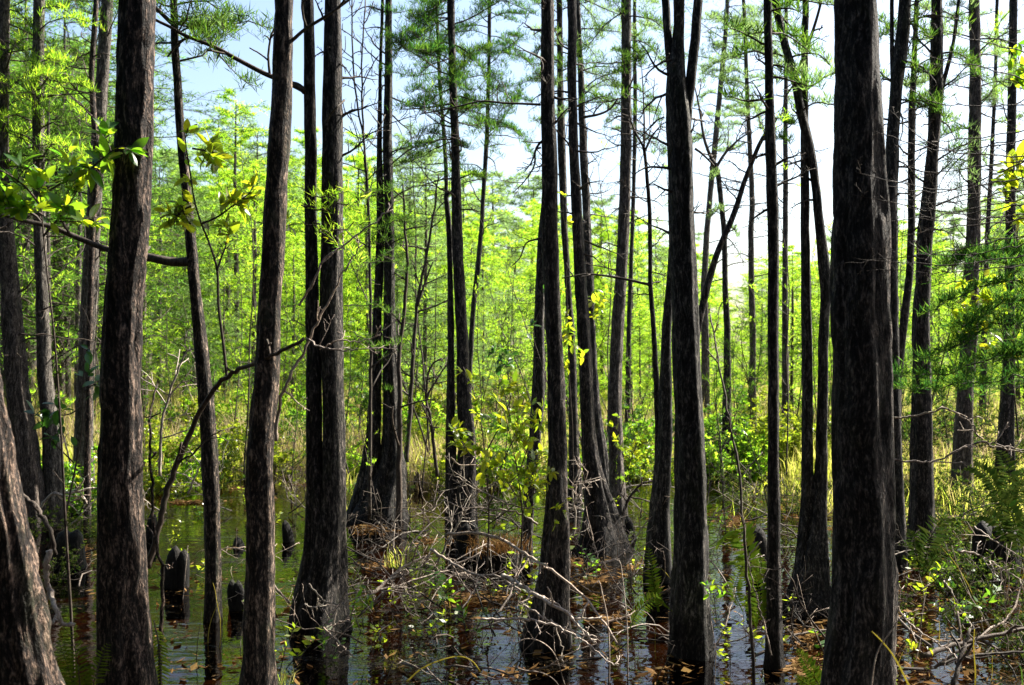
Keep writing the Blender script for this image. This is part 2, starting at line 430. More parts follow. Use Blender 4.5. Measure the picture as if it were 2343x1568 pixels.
def crown_meshes(seed, H, z0, rad, nb, tw, ns, L, wd, mat, droop=0.05, upw=0.6, flat=False):
    """shared meshes of a whole young cypress: branchwork and foliage"""
    r = np.random.default_rng(seed)
    wood, fol = MB(), MB()
    for k in range(nb):
        u = (k + r.random()) / nb
        z = z0 + (H - z0) * u ** 0.9
        a = r.uniform(0, 6.283)
        prof = (math.sin(math.pi * min(1, 0.18 + 0.82 * u)) ** 0.6 + 0.12) * (0.75 + 0.25 * math.sin(u * 9 + seed))
        Lb = rad * prof * r.uniform(0.35, 1.2) + 0.08 * rad
        d = (math.cos(a), math.sin(a), r.uniform(-0.1, 0.9) * (0.6 + 0.6 * u))
        P = wander((r.normal(0, .03), r.normal(0, .03), z), d, Lb, r, 6, 0.25, 0.07)
        feather_branch(wood, fol, P, r, 0.011, tw, Lb * 0.5, ns, L, wd, upw, droop, 0.1, 1.0)
    return wood.mesh('branchwork', M['twig']), fol.mesh('crown', mat)

# ------------------------------------------------------------------ tree trunks
def trunk_mesh(mb, P, R, seed, fine=1.0, flutes=0.0, ridge=0.10):
    """tapered trunk with vertical bark plates and a fluted base"""
    r = np.random.default_rng(seed)
    Ls = np.concatenate([[0], np.cumsum(np.linalg.norm(np.diff(P, axis=0), axis=1))])
    step = 0.05 / fine
    n = int(max(14, min(190, Ls[-1] / step)))
    s = np.linspace(0, Ls[-1], n)
    Q = np.stack([np.interp(s, Ls, P[:, k]) for k in range(3)], 1)
    rad = np.interp(s, Ls, R)
    for _ in range(3):
        Q[1:-1] = (Q[:-2] + 2 * Q[1:-1] + Q[2:]) / 4; rad[1:-1] = (rad[:-2] + 2 * rad[1:-1] + rad[2:]) / 4
    Q[1:-1, :2] += np.cumsum(r.normal(0, 0.0016, (n - 2, 2)), 0) * 0.6
    seg = int(np.clip(rad.mean() * 2 * math.pi / 0.012 * fine, 10, 96))
    th = np.linspace(0, 2 * np.pi, seg, endpoint=False)
    TH, SS = np.meshgrid(th, s)
    nt = max(6, int(rad.mean() * 2 * math.pi / 0.028))
    tw = r.uniform(-0.25, 0.25)
    v = TH / (2 * np.pi) * nt + SS * tw * nt / 6
    a = noise2(int(Ls[-1] / 0.22) + 2, nt, SS / 0.22, v, r)
    b = noise2(int(Ls[-1] / 0.09) + 2, nt * 2, SS / 0.09, v * 2, r)
    c = noise2(int(Ls[-1] / 0.6) + 2, 5, SS / 0.6, TH / (2 * np.pi) * 5, r)
    f = np.clip((0.65 * a + 0.35 * b - 0.32) / 0.3, 0, 1)
    disp = 0.97 + ridge * (f - 0.85) + 0.05 * (c - 0.6)
    if flutes > 0:
        k = np.clip((rad / np.median(rad) - 1.15), 0, 1.5)[:, None]
        ph = r.uniform(0, 6.28, 3)
        fl = np.abs(np.cos(TH * 2.5 + ph[0] + 0.3 * np.sin(SS * 3))) * 0.7 + np.abs(np.cos(TH * 4 + ph[1])) * 0.4 - 0.6
        disp = disp + flutes * k * fl
    tube(mb, Q, rad, seg, disp)
    return Q, rad

def px_path(nodes, Y, lean=0.0):
    """nodes: (py, px, width px), top to bottom or any order -> world path from the bottom up"""
    nd = sorted(nodes, key=lambda q: -q[0])
    P = np.array([W(q[1], q[0], Y) for q in nd]); R = np.array([q[2] for q in nd]) / FPX * Y / 2
    P[:, 1] += lean * (P[:, 2] - P[0, 2])
    return P, R

def extend(P, R, top, tip=0.02):
    """carry a trunk on above the picture to height top"""
    d = unit(P[-1] - P[-3] if len(P) > 2 else P[-1] - P[0])
    out_p, out_r = [P[-1]], [R[-1]]
    r = np.random.default_rng(int(abs(P[0][0]) * 1000))
    while out_p[-1][2] < top:
        d = unit(d * 0.8 + np.array([0, 0, 0.25]) + r.normal(0, 0.02, 3))
        out_p.append(out_p[-1] + d * 0.5)
    k = len(out_p)
    out_r = np.linspace(R[-1], min(tip, R[-1]), k)
    return np.concatenate([P, out_p[1:]]), np.concatenate([R, out_r[1:]])

CROWN_HI = [crown_meshes(100 + k, 5.0, 0.0, 1.9, 16, 10, 9, (0.06, 0.16), 0.012, M['needle_dark']) for k in range(3)]

def cypress(name, label, Y, stems, top=12.5, mat='bark', fine=1.0, flutes=0.25, ridge=0.10, crown=None, group=None,
            bare=None, feather=None, seed=1, cat='cypress tree', limbs=(), crownz=None):
    """stems: list of node lists (py, px, width); the first is the main trunk and goes on above the frame
    bare = (y_top, y_bottom, count, length px, side bias); feather = (y_top, y_bottom, count, length px, side)"""
    r = np.random.default_rng(seed * 77 + 5)
    P0, R0 = px_path(stems[0], Y)
    base = P0[0].copy()
    gz = float(ground_h(np.array(base[0]), np.array(base[1])))
    base[2] = min(0.0, gz) if gz < 0 else gz
    root = thing(name, label, cat, base, group)
    for k, nd in enumerate(stems):
        P, R = px_path(nd, Y + (0.02 * k))
        if P[0][2] > gz - 0.15 and k == 0 or (k > 0 and abs(P[0][2]) < 0.3):
            P = np.concatenate([[P[0] + np.array([0, 0, gz - 0.2 - P[0][2]])], P]); R = np.concatenate([[R[0] * 1.08], R])
        if nd[0][0] <= 1 and top:
            P, R = extend(P, R, top * (1 - 0.08 * k))
        mb = MB(); Q, rad = trunk_mesh(mb, P, R, seed * 31 + k, fine, flutes, ridge)
        mb.build('trunk', M[mat], root)
        if k == 0: main = (Q, rad)
    Q, rad = main
    def at_row(py):
        z = CAM_H - (py - HY) / FPX * Y
        i = int(np.argmin(np.abs(Q[:, 2] - z))); return Q[i], rad[i]
    if bare:
        y0, y1, n, lp, bias = bare
        n = n * 2; lp = lp * 1.25
        for k in range(n):
            p, rr = at_row(y0 + (y1 - y0) * (k + r.random()) / n)
            sx = 1 if r.random() < 0.5 + bias * 0.5 else -1
            a = r.uniform(-1.0, 1.0)
            L = lp / FPX * Y * r.uniform(0.4, 1.2)
            d = (sx * math.cos(a), math.sin(a), r.uniform(-0.3, 0.8))
            mb = MB(); twiggy(mb, wander(p, d, L, r, 8, 0.34, r.uniform(-.05, .10)), min(rr * .3, 0.012), 0.0025, r, 5, L * 0.5, 5, 1, 0.25)
            mb.build('branch', M['twig'], root)
    if feather:
        for fe in (feather if isinstance(feather, list) else [feather]):
            y0, y1, n, lp, bias, fm = fe
            for k in range(n):
                p, rr = at_row(y0 + (y1 - y0) * (k + r.random()) / n)
                sx = 1 if r.random() < 0.5 + bias * 0.5 else -1
                a = r.uniform(-1.2, 1.2)
                L = lp / FPX * Y * r.uniform(0.5, 1.15)
                d = (sx * math.cos(a), math.sin(a), r.uniform(-0.25, 0.75))
                wood, fol = MB(), MB()
                feather_branch(wood, fol, wander(p, d, L, r, 7, 0.32, 0.09), r, min(rr * .3, 0.010), int(np.clip(L * 24, 7, 30)), L * 0.36, 20,
                               (0.04, 0.13), 0.0065 * max(1, Y / 13), 0.8, 0.04, 0.15, 0.55)
                b = wood.build('branch', M['twig'], root)
                fol.build('foliage', M[fm], b, smooth=False)
    for (pts, w0, w1, tn, tl) in limbs:
        mb = MB()
        PP = smooth_path([W(q[0], q[1], Y + (q[2] if len(q) > 2 else 0)) for q in pts], 5 * len(pts))
        twiggy(mb, PP, w0 / FPX * Y / 2, w1 / FPX * Y / 2, r, tn, tl, 7, 1, 0.25)
        mb.build('branch', M['twig'], root)
    if crown is not None:
        cw, cf = CROWN_HI[crown % 3]
        z = crownz if crownz else top - 4.6
        i = int(np.argmin(np.abs(Q[:, 2] - z)))
        loc = Q[i] - np.array(root.location)
        for nm, me in (('branchwork', cw), ('crown', cf)):
            o = link(nm, me, root, tuple(loc)); o.rotation_euler = (0, 0, r.uniform(0, 6.28))
            s = r.uniform(0.85, 1.15); o.scale = (s, s, s)
    return root, Q, rad

TREES = dict()
def T(key, *a, **k):
    TREES[key] = cypress(*a, **k)

LBL = {}
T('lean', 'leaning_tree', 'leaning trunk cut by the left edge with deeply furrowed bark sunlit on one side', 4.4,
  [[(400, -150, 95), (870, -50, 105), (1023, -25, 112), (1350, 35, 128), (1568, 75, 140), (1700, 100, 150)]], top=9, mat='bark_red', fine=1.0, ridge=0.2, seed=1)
T('left_a', 'cypress_tree', 'grey trunk at the far left rising straight then sweeping down to the right', 12.4,
  [[(0, 8, 26), (300, 6, 26), (500, 10, 36), (700, 26, 46), (900, 40, 52), (1050, 62, 58), (1185, 75, 72)]], mat='bark_grey', seed=2, crown=1,
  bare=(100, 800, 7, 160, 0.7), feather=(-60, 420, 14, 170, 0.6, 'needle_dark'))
T('left_b', 'cypress_tree', 'straight grey trunk second from the left, behind the bay leaves', 12.5,
  [[(0, 85, 26), (200, 84, 27), (500, 88, 28), (700, 95, 30), (850, 100, 34), (1000, 116, 40), (1170, 124, 52)]], mat='bark_grey', seed=3, crown=2,
  bare=(150, 850, 8, 140, 0.2), feather=(-60, 420, 20, 180, 0.1, 'needle_lime'))
T('left_thin', 'cypress_sapling', 'thin dark crooked stem touching the pale trunk left of the big furrowed trunk', 12.6,
  [[(0, 222, 13), (180, 210, 13), (290, 218, 15), (360, 228, 15), (520, 214, 14), (800, 205, 14), (1165, 200, 18)]], seed=4, mat='bark_red',
  bare=(60, 330, 6, 130, -0.6))
T('left_c', 'cypress_tree', 'mottled pale trunk leaning slightly left beside the big furrowed trunk', 13.8,
  [[(0, 250, 28), (200, 236, 30), (350, 225, 32), (550, 214, 36), (800, 202, 38), (1000, 192, 44), (1165, 190, 56)]], mat='bark_grey', seed=5, crown=0,
  bare=(300, 900, 7, 130, 0.0), feather=(-60, 360, 14, 160, -0.3, 'needle_dark'))
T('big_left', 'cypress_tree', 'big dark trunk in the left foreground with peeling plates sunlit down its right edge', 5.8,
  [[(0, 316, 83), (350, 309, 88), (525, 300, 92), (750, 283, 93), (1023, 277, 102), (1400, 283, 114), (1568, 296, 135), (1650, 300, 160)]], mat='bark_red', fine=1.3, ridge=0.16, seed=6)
T('elbow', 'cypress_tree', 'slim reddish trunk with a thick elbow branch crossing behind the big left trunk', 8.1,
  [[(0, 403, 17), (100, 405, 18), (250, 415, 20), (350, 424, 22), (500, 437, 25), (600, 445, 28), (700, 455, 28), (850, 470, 34), (1000, 480, 37), (1150, 487, 38), (1300, 490, 38), (1425, 487, 44)]],
  mat='bark_red', seed=7, crown=2, feather=[(-60, 110, 12, 230, 0.8, 'needle_dark'), (-60, 150, 5, 240, 0.9, 'needle_pale')],
  limbs=[([(442, 598), (400, 600), (345, 590), (300, 580, .3), (245, 570, .5), (180, 545, .5), (120, 520, .4), (60, 506, .3), (0, 490, .2), (-80, 480)], 22, 8, 5, .5),
         ([(400, 58), (389, 50), (352, 15), (325, -2), (290, -25)], 11, 7, 2, .3)])
T('mid_left', 'cypress_tree', 'near trunk with ragged red-lit right edge, right of the elbow tree', 6.0,
  [[(0, 644, 44), (170, 642, 47), (340, 633, 53), (520, 623, 55), (750, 613, 56), (900, 603, 62), (1023, 592, 64), (1200, 593, 67), (1400, 591, 72), (1568, 588, 78), (1640, 586, 100)]],
  mat='bark_red', fine=1.2, ridge=0.15, seed=8,
  limbs=[([(660, 100), (672, 90), (700, 66, -.2), (745, 38, -.3), (790, 6, -.3), (830, -25, -.3)], 9, 6, 2, .3)])
T('twin_a', 'cypress_tree', 'twin trunks fused at one swollen base standing in the water left of centre', 7.85,
  [[(0, 764, 39), (170, 764, 46), (340, 761, 51), (520, 759, 51), (750, 757, 54), (1000, 764, 52), (1150, 764, 56), (1300, 752, 80), (1380, 742, 100), (1440, 732, 138)],
   [(0, 706, 26), (170, 707, 28), (340, 710, 28), (520, 712, 28), (750, 716, 34), (1000, 720, 38), (1150, 722, 46), (1300, 720, 60), (1410, 712, 90)]],
  seed=9, fine=1.2, flutes=0.35, bare=(40, 420, 4, 90, 0.3),
  limbs=[([(697, 212), (690, 205), (655, 188), (606, 169), (541, 135), (491, 108), (420, 80), (389, 62), (352, 44), (310, 20)], 13, 6, 4, .35),
         ([(698, 205), (680, 192), (655, 186), (630, 170)], 8, 4, 1, .2),
         ([(748, 278, -.1), (756, 262, -.25), (770, 246, -.3), (788, 230, -.2)], 4, 5, 0, .2)])
T('pair', 'cypress_tree', 'pair of dark trunks joined on one broad flared stump in the middle of the pond', 12.9,
  [[(0, 889, 16), (170, 888, 19), (340, 885, 24), (520, 890, 22), (750, 890, 30), (900, 893, 35), (1000, 896, 38), (1080, 893, 62), (1140, 880, 86), (1192, 866, 128)],
   [(0, 875, 8), (170, 869, 8), (340, 868, 13), (520, 870, 18), (750, 862, 19), (900, 858, 26), (1000, 853, 31), (1120, 842, 52), (1180, 832, 75)]],
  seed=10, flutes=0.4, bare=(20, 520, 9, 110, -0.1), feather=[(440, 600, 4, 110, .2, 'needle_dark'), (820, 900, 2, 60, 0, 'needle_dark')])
T('tier', 'cypress_tree', 'slender trunk carrying flat tiers of dark needles left of the centre trunks', 12.1,
  [[(0, 1033, 18), (170, 1037, 19), (340, 1043, 21), (520, 1047, 26), (750, 1057, 28), (900, 1060, 32), (1000, 1070, 40), (1130, 1066, 46), (1215, 1062, 60)],
   [(440, 1024, 10), (530, 1031, 12), (750, 1036, 14), (1000, 1036, 18), (1200, 1038, 26)]],
  seed=11, crown=0, bare=(250, 520, 4, 120, 0), feather=[(-80, 320, 24, 200, -.2, 'needle_deep'), (-60, 320, 10, 200, 0, 'needle_dark'), (250, 420, 5, 90, -.5, 'needle_dark')],
  limbs=[([(1042, 236), (1020, 240), (980, 246), (940, 250), (915, 250)], 5, 2, 6, .3)])
T('tier_thin', 'cypress_sapling', 'thin dark stem just left of the tiered slender trunk', 12.7,
  [[(0, 997, 8), (200, 1005, 9), (350, 1018, 10), (450, 1022, 10), (530, 1030, 11), (800, 1030, 12), (1130, 1026, 16)]], seed=12, top=8,
  feather=(-40, 240, 12, 150, -.4, 'needle_deep'), bare=(200, 500, 5, 100, 0))
T('slant', 'cypress_tree', 'thin far trunk slanting left as it descends behind the tiered trunk', 18.0,
  [[(0, 1119, 9), (170, 1117, 9), (340, 1111, 11), (520, 1100, 11), (600, 1093, 13), (700, 1081, 12), (870, 1072, 14), (1078, 1066, 20)]], seed=13, crown=1,
  feather=(-80, 320, 34, 160, 0.1, 'needle_deep'), bare=(260, 560, 5, 90, 0))
T('center', 'cypress_tree', 'dark centre trunk standing in the pond on a black swollen base', 7.4,
  [[(0, 1252, 30), (170, 1251, 32), (340, 1256, 36), (520, 1256, 42), (660, 1262, 38), (750, 1265, 38), (900, 1270, 42), (1000, 1272, 44), (1150, 1272, 54), (1280, 1270, 66), (1350, 1266, 74), (1430, 1256, 96), (1480, 1250, 118)]],
  seed=14, fine=1.2, flutes=0.3, bare=(0, 400, 4, 80, -.3),
  limbs=[([(1237, 240), (1200, 238), (1150, 236), (1100, 232), (1040, 246), (960, 262, .2)], 6, 2.5, 7, .35),
         ([(1238, 338), (1225, 345), (1222, 380), (1200, 415), (1175, 440)], 5, 2, 5, .3),
         ([(1240, 545), (1205, 556), (1190, 590), (1170, 610)], 5, 2, 4, .25)])
T('center_back', 'cypress_tree', 'trunk close behind the left side of the centre trunk, ending in a dark stump foot', 10.2,
  [[(0, 1252, 12), (250, 1254, 14), (430, 1250, 18), (520, 1240, 22), (750, 1230, 24), (900, 1231, 30), (1000, 1222, 28), (1150, 1208, 26), (1293, 1202, 30)]], seed=15, top=10)
T('center_c', 'cypress_tree', 'slim trunk with a pale lit edge and yellow vine leaves between the two centre trunks', 15.0,
  [[(0, 1279, 14), (170, 1280, 15), (340, 1284, 20), (520, 1290, 17), (650, 1299, 14), (750, 1306, 19), (1000, 1313, 23), (1130, 1316, 34)]], feather=(-70, 200, 8, 130, 0, 'needle_dark'), seed=16, bare=(20, 500, 5, 70, 0))
T('flare', 'cypress_tree', 'trunk right of centre curving down to a huge black bell-shaped base', 10.9,
  [[(0, 1310, 22), (170, 1310, 22), (340, 1315, 24), (520, 1324, 26), (650, 1329, 29), (750, 1336, 31), (900, 1343, 32), (1000, 1347, 33), (1080, 1356, 42), (1150, 1368, 60), (1210, 1374, 84), (1262, 1376, 122)]],
  seed=17, flutes=0.4, bare=(100, 620, 6, 110, .5),
  limbs=[([(1326, 272), (1340, 268), (1370, 262), (1395, 250), (1414, 226)], 7, 4, 3, .2)])
T('flare_back', 'cypress_tree', 'second trunk pressed behind the right side of the bell-based trunk', 14.5,
  [[(0, 1322, 12), (170, 1329, 15), (340, 1333, 19), (520, 1343, 20), (650, 1348, 20), (750, 1352, 18), (950, 1362, 24), (1120, 1385, 36), (1145, 1392, 44)]], feather=(-70, 280, 10, 140, .3, 'needle_pale'), seed=18, bare=(150, 500, 5, 90, .4))
T('pale_c', 'cypress_tree', 'pale grey trunk leaning left downward, alone in the gap right of the bell-based trunk', 13.2,
  [[(0, 1431, 24), (170, 1431, 24), (340, 1430, 27), (520, 1424, 28), (650, 1416, 29), (750, 1410, 31), (900, 1404, 34), (1000, 1407, 35), (1100, 1411, 36), (1182, 1412, 50)]], mat='bark_grey', seed=19,
  bare=(200, 620, 6, 90, 0), feather=(-60, 300, 20, 150, 0, 'needle_dark'))
T('pale_c2', 'cypress_sapling', 'thin dark stem showing just behind the pale grey trunk', 20.0,
  [[(0, 1452, 9), (250, 1452, 10), (400, 1449, 10), (560, 1444, 10), (750, 1438, 12), (1050, 1434, 16)]], seed=20, feather=(-60, 330, 10, 110, .2, 'needle_pale'), bare=(300, 500, 4, 80, .3))
T('wishbone', 'cypress_sapling', 'slender forked stem just left of the big three-stemmed trunk', 9.6,
  [[(331, 1471, 7), (345, 1476, 8), (406, 1482, 9), (474, 1486, 10), (528, 1487, 10), (648, 1487, 11), (746, 1494, 12), (855, 1501, 14), (964, 1507, 16), (1058, 1506, 18), (1200, 1500, 20), (1320, 1496, 24)]],
  top=0, seed=21, bare=(330, 700, 5, 70, 0),
  limbs=[([(1472, 336), (1462, 318), (1448, 290), (1440, 255), (1442, 220)], 6, 2, 8, .25), ([(1476, 345), (1490, 315), (1505, 295), (1520, 280)], 6, 2, 6, .25),
         ([(1474, 334), (1474, 280), (1472, 220), (1468, 150)], 5, 2, 6, .2),
         ([(1486, 652), (1440, 641), (1390, 632), (1340, 628), (1285, 637)], 7, 3, 6, .2)])
T('fork_big', 'cypress_tree', 'big near trunk right of centre splitting high up into three stems', 7.2,
  [[(0, 1551, 24), (100, 1549, 28), (170, 1543, 44), (270, 1551, 58), (340, 1555, 55), (520, 1560, 56), (650, 1566, 58), (750, 1568, 58), (900, 1573, 60), (1000, 1578, 65), (1150, 1582, 73), (1350, 1580, 85), (1500, 1580, 100), (1545, 1580, 125)],
   [(0, 1599, 23), (100, 1591, 23), (170, 1582, 24), (250, 1573, 26), (320, 1567, 28)],
   [(0, 1521, 20), (80, 1526, 20), (150, 1534, 24), (220, 1541, 26)]],
  seed=22, fine=1.2, bare=(120, 560, 5, 110, .1),
  limbs=[([(1590, 340), (1604, 350), (1620, 365), (1634, 380)], 6, 4, 3, .2), ([(1520, 268), (1500, 278), (1480, 300), (1462, 318)], 4, 2, 4, .2)])
T('fork_back', 'cypress_tree', 'trunk hidden behind the left side of the big three-stemmed trunk', 9.5,
  [[(0, 1551, 13), (250, 1552, 16), (500, 1548, 20), (650, 1538, 20), (750, 1528, 23), (900, 1526, 29), (1000, 1526, 33), (1150, 1512, 44), (1250, 1508, 54), (1330, 1507, 68)]], seed=23, top=10)
T('ghost', 'cypress_tree', 'pale greenish faraway trunk leaning right behind the big three-stemmed trunk', 22.0,
  [[(0, 1664, 10), (68, 1660, 11), (203, 1647, 13), (528, 1617, 14), (650, 1611, 16), (750, 1612, 18), (900, 1614, 20), (1030, 1615, 26)]], mat='bark_grey', seed=24, crown=1,
  feather=(-80, 320, 24, 130, 0.1, 'needle_pale'), bare=(100, 560, 6, 70, 0))
T('diagonal', 'leaning_tree', 'slanting dead stem rising to the right from behind the big three-stemmed trunk', 9.0,
  [[(270, 1776, 8), (331, 1739, 10), (416, 1705, 12), (493, 1681, 14), (583, 1642, 16), (656, 1621, 17), (728, 1603, 17), (860, 1585, 20), (1200, 1570, 26), (1350, 1566, 32)]], top=0, seed=25,
  bare=(300, 560, 4, 60, 0), feather=(245, 330, 2, 90, 0.5, 'needle_dark'))
T('curved', 'cypress_sapling', 'crooked slim tree with a spreading wishbone crown left of the slanting dead stem', 17.0,
  [[(365, 1628, 11), (389, 1641, 12), (474, 1651, 13), (529, 1656, 13), (650, 1658, 14), (750, 1663, 16), (900, 1663, 20), (1090, 1664, 26)]], top=0, seed=26, bare=(380, 700, 5, 90, 0),
  limbs=[([(1634, 378), (1612, 320), (1600, 247), (1590, 200)], 9, 3, 7, .5), ([(1638, 384), (1660, 350), (1690, 320), (1720, 300)], 8, 3, 7, .5)], feather=(370, 560, 3, 70, 0, 'needle_pale'))
T('mid_r1', 'cypress_tree', 'thin wavy trunk in the bright gap left of the straight black pole-like trunk', 19.0,
  [[(0, 1700, 9), (203, 1709, 10), (288, 1712, 11), (372, 1717, 12), (474, 1721, 13), (522, 1717, 14), (656, 1719, 14), (765, 1722, 15), (855, 1721, 16), (1066, 1722, 24)]], seed=27, mat='bark_grey',
  bare=(100, 640, 7, 100, 0), feather=(-60, 330, 18, 120, 0, 'needle_pale'))
T('pole', 'cypress_tree', 'straight black pole-like trunk crossed at its top by the leaning twin', 6.9,
  [[(0, 1758, 21), (170, 1759, 20), (340, 1763, 28), (520, 1771, 27), (750, 1770, 26), (1000, 1770, 26), (1150, 1772, 30), (1350, 1771, 34), (1500, 1772, 42), (1545, 1774, 60)]], feather=(-70, 240, 8, 150, 0, 'needle_dark'), seed=28, fine=1.1, bare=(100, 520, 4, 80, 0))
T('twin_b', 'cypress_tree', 'leaning trunk and upright trunk merging on one black base left of the thickest trunk', 8.4,
  [[(0, 1771, 20), (85, 1786, 19), (170, 1815, 21), (270, 1833, 22), (340, 1852, 23), (420, 1865, 20), (500, 1873, 22), (630, 1887, 29), (690, 1889, 25), (777, 1884, 24), (1050, 1879, 27), (1200, 1868, 44), (1320, 1856, 80), (1400, 1850, 112)],
   [(0, 1846, 15), (170, 1843, 17), (340, 1844, 20), (500, 1844, 21), (630, 1846, 22), (800, 1848, 26), (950, 1847, 27), (1150, 1846, 30), (1300, 1842, 46), (1390, 1836, 70)]],
  feather=(-70, 260, 10, 150, 0, 'needle_pale'), seed=29, fine=1.1, flutes=0.35, bare=(60, 480, 5, 80, -.4),
  limbs=[([(1822, 172), (1835, 140), (1850, 100), (1868, 45), (1880, 0), (1890, -40)], 9, 5, 4, .25)])
T('pale_r', 'cypress_tree', 'faint slim trunk far behind, between the black pole and the leaning twin', 18.5,
  [[(0, 1800, 9), (240, 1797, 11), (520, 1797, 13), (800, 1796, 15), (1000, 1797, 20), (1075, 1797, 26)]], mat='bark_grey', seed=30, bare=(100, 560, 6, 70, 0), feather=(-60, 250, 7, 90, 0, 'needle_pale'))
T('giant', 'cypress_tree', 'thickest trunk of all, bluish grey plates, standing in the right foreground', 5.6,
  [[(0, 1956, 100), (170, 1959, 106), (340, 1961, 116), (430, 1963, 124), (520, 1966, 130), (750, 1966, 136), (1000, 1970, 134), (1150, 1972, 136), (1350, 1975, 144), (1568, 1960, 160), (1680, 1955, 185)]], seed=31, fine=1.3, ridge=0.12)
T('giant_b', 'cypress_tree', 'forked trunk half hidden behind the right edge of the thickest trunk', 10.0,
  [[(0, 2072, 30), (85, 2068, 31), (150, 2057, 33), (237, 2050, 28), (340, 2044, 31), (450, 2039, 36), (650, 2040, 32), (850, 2046, 26), (1100, 2052, 28), (1330, 2056, 46)],
   [(0, 2040, 10), (100, 2040, 10), (170, 2042, 12), (230, 2046, 16)]], feather=(-70, 260, 10, 160, 0.3, 'needle_dark'), seed=32, bare=(60, 500, 5, 90, .3))
T('slim_r', 'cypress_tree', 'slim dark trunk slanting left downward, next right of the thickest trunk', 11.0,
  [[(0, 2097, 10), (150, 2091, 13), (250, 2086, 17), (350, 2084, 17), (520, 2084, 18), (620, 2080, 17), (720, 2068, 19), (850, 2054, 20), (1000, 2048, 22), (1255, 2048, 34)]], feather=(-70, 300, 10, 140, 0.2, 'needle_pale'), seed=33, bare=(60, 600, 5, 90, .3))
T('wavy_r', 'cypress_tree', 'sinuous trunk with a small side stem, right of the thickest trunk', 10.3,
  [[(0, 2144, 27), (120, 2143, 30), (220, 2141, 32), (340, 2134, 27), (440, 2128, 34), (520, 2119, 38), (640, 2114, 34), (740, 2106, 40), (850, 2108, 42), (1000, 2109, 50), (1150, 2109, 54), (1290, 2106, 70)],
   [(0, 2196, 8), (85, 2186, 9), (140, 2174, 10), (190, 2158, 11), (260, 2150, 13), (330, 2142, 14)]], feather=(-70, 280, 9, 150, 0.3, 'needle_dark'), seed=34, bare=(40, 640, 7, 110, .2))
T('straight_r', 'cypress_tree', 'straight grey trunk in the bright sky gap near the right edge', 14.0,
  [[(0, 2230, 25), (170, 2232, 27), (340, 2231, 30), (510, 2229, 31), (630, 2223, 34), (750, 2220, 37), (900, 2210, 37), (1000, 2204, 42), (1160, 2200, 56)]], feather=(-70, 380, 14, 150, 0, 'needle_pale'), seed=35, mat='bark_grey', bare=(50, 640, 8, 110, 0))
T('thin_r', 'cypress_sapling', 'thin dark stem just right of the straight grey trunk near the right edge', 20.0,
  [[(0, 2280, 8), (250, 2272, 9), (400, 2266, 10), (520, 2258, 11), (800, 2250, 14), (1050, 2246, 18)]], seed=36, bare=(50, 500, 8, 100, 0), feather=(0, 400, 6, 80, 0, 'needle_pale'))
T('edge_r', 'cypress_tree', 'trunk nearest the right edge, behind bright yellow leaves', 14.7,
  [[(0, 2318, 19), (240, 2314, 20), (380, 2310, 22), (520, 2312, 24), (650, 2310, 24), (850, 2308, 28), (1000, 2302, 36), (1140, 2300, 50)]], seed=37, bare=(50, 640, 8, 120, 0), feather=(0, 300, 5, 90, .3, 'needle_lime'))

# ------------------------------------------------------------------ young cypresses beyond the pond
def where_words(px, Y):
    """which foreground trunk a far tree shows beside, for its label"""
    marks = [(20, 'far left grey trunk'), (85, 'second grey trunk'), (215, 'mottled leaning trunk'), (300, 'big left trunk'),
             (435, 'elbow tree'), (620, 'ragged near trunk'), (740, 'fused twin trunks'), (880, 'flared-stump pair'),
             (1045, 'tiered trunk'), (1258, 'dark centre trunk'), (1330, 'bell-based trunk'), (1415, 'pale lone trunk'),
             (1565, 'three-stemmed trunk'), (1660, 'crooked wishbone tree'), (1765, 'black pole trunk'), (1870, 'leaning twin'), (1965, 'thickest trunk'),
             (2130, 'sinuous trunk'), (2225, 'straight right trunk'), (2310, 'right edge trunk')]
    k = min(range(len(marks)), key=lambda i: abs(marks[i][0] - px))
    d = px - marks[k][0]
    side = 'behind' if abs(d) < 22 else ('just left of' if d < 0 else 'just right of')
    return side + ' the ' + marks[k][1]

def skyline(px):
    return float(np.interp(px, [-300, 0, 250, 420, 600, 780, 940, 1060, 1180, 1300, 1450, 1620, 1720, 1850, 2000, 2150, 2343, 2700],
                           [0, 20, 170, 360, 330, 350, 340, 410, 420, 450, 470, 560, 580, 540, 500, 500, 420, 380]))

YOUNG = [crown_meshes(200 + k, 7.0, 0.5, 1.7, 62, 12, 20, (0.05, 0.16), 0.014, M[('needle_lime', 'needle_lime', 'needle_pale', 'needle_lime', 'needle_lime')[k]], 0.1, 0.35, True) for k in range(5)]
LOOSE = [crown_meshes(220 + k, 7.0, 1.5, 1.9, 34, 11, 16, (0.05, 0.16), 0.013, M[('needle_mid', 'needle_dark')[k]], 0.12, 0.2, True) for k in range(2)]
PALE = [crown_meshes(230 + k, 9.0, 2.0, 2.2, 44, 12, 16, (0.10, 0.28), 0.034, M['needle_pale'], 0.1, 0.35, True) for k in range(3)]
_mb = MB(); trunk_mesh(_mb, np.array([[0, 0, -0.3], [0.03, 0, 2], [-0.02, 0.03, 4.5], [0, 0, 6.9]]), np.array([0.10, 0.06, 0.045, 0.012]), 5, 0.5)
YTRUNK = _mb.mesh('trunk', M['bark_grey'])
_mb = MB(); trunk_mesh(_mb, np.array([[0, 0, -0.3], [0.05, 0, 3], [-0.04, 0.03, 6], [0, 0, 8.9]]), np.array([0.2, 0.12, 0.08, 0.015]), 6, 0.4)
PTRUNK = _mb.mesh('trunk', M['bark_grey'])

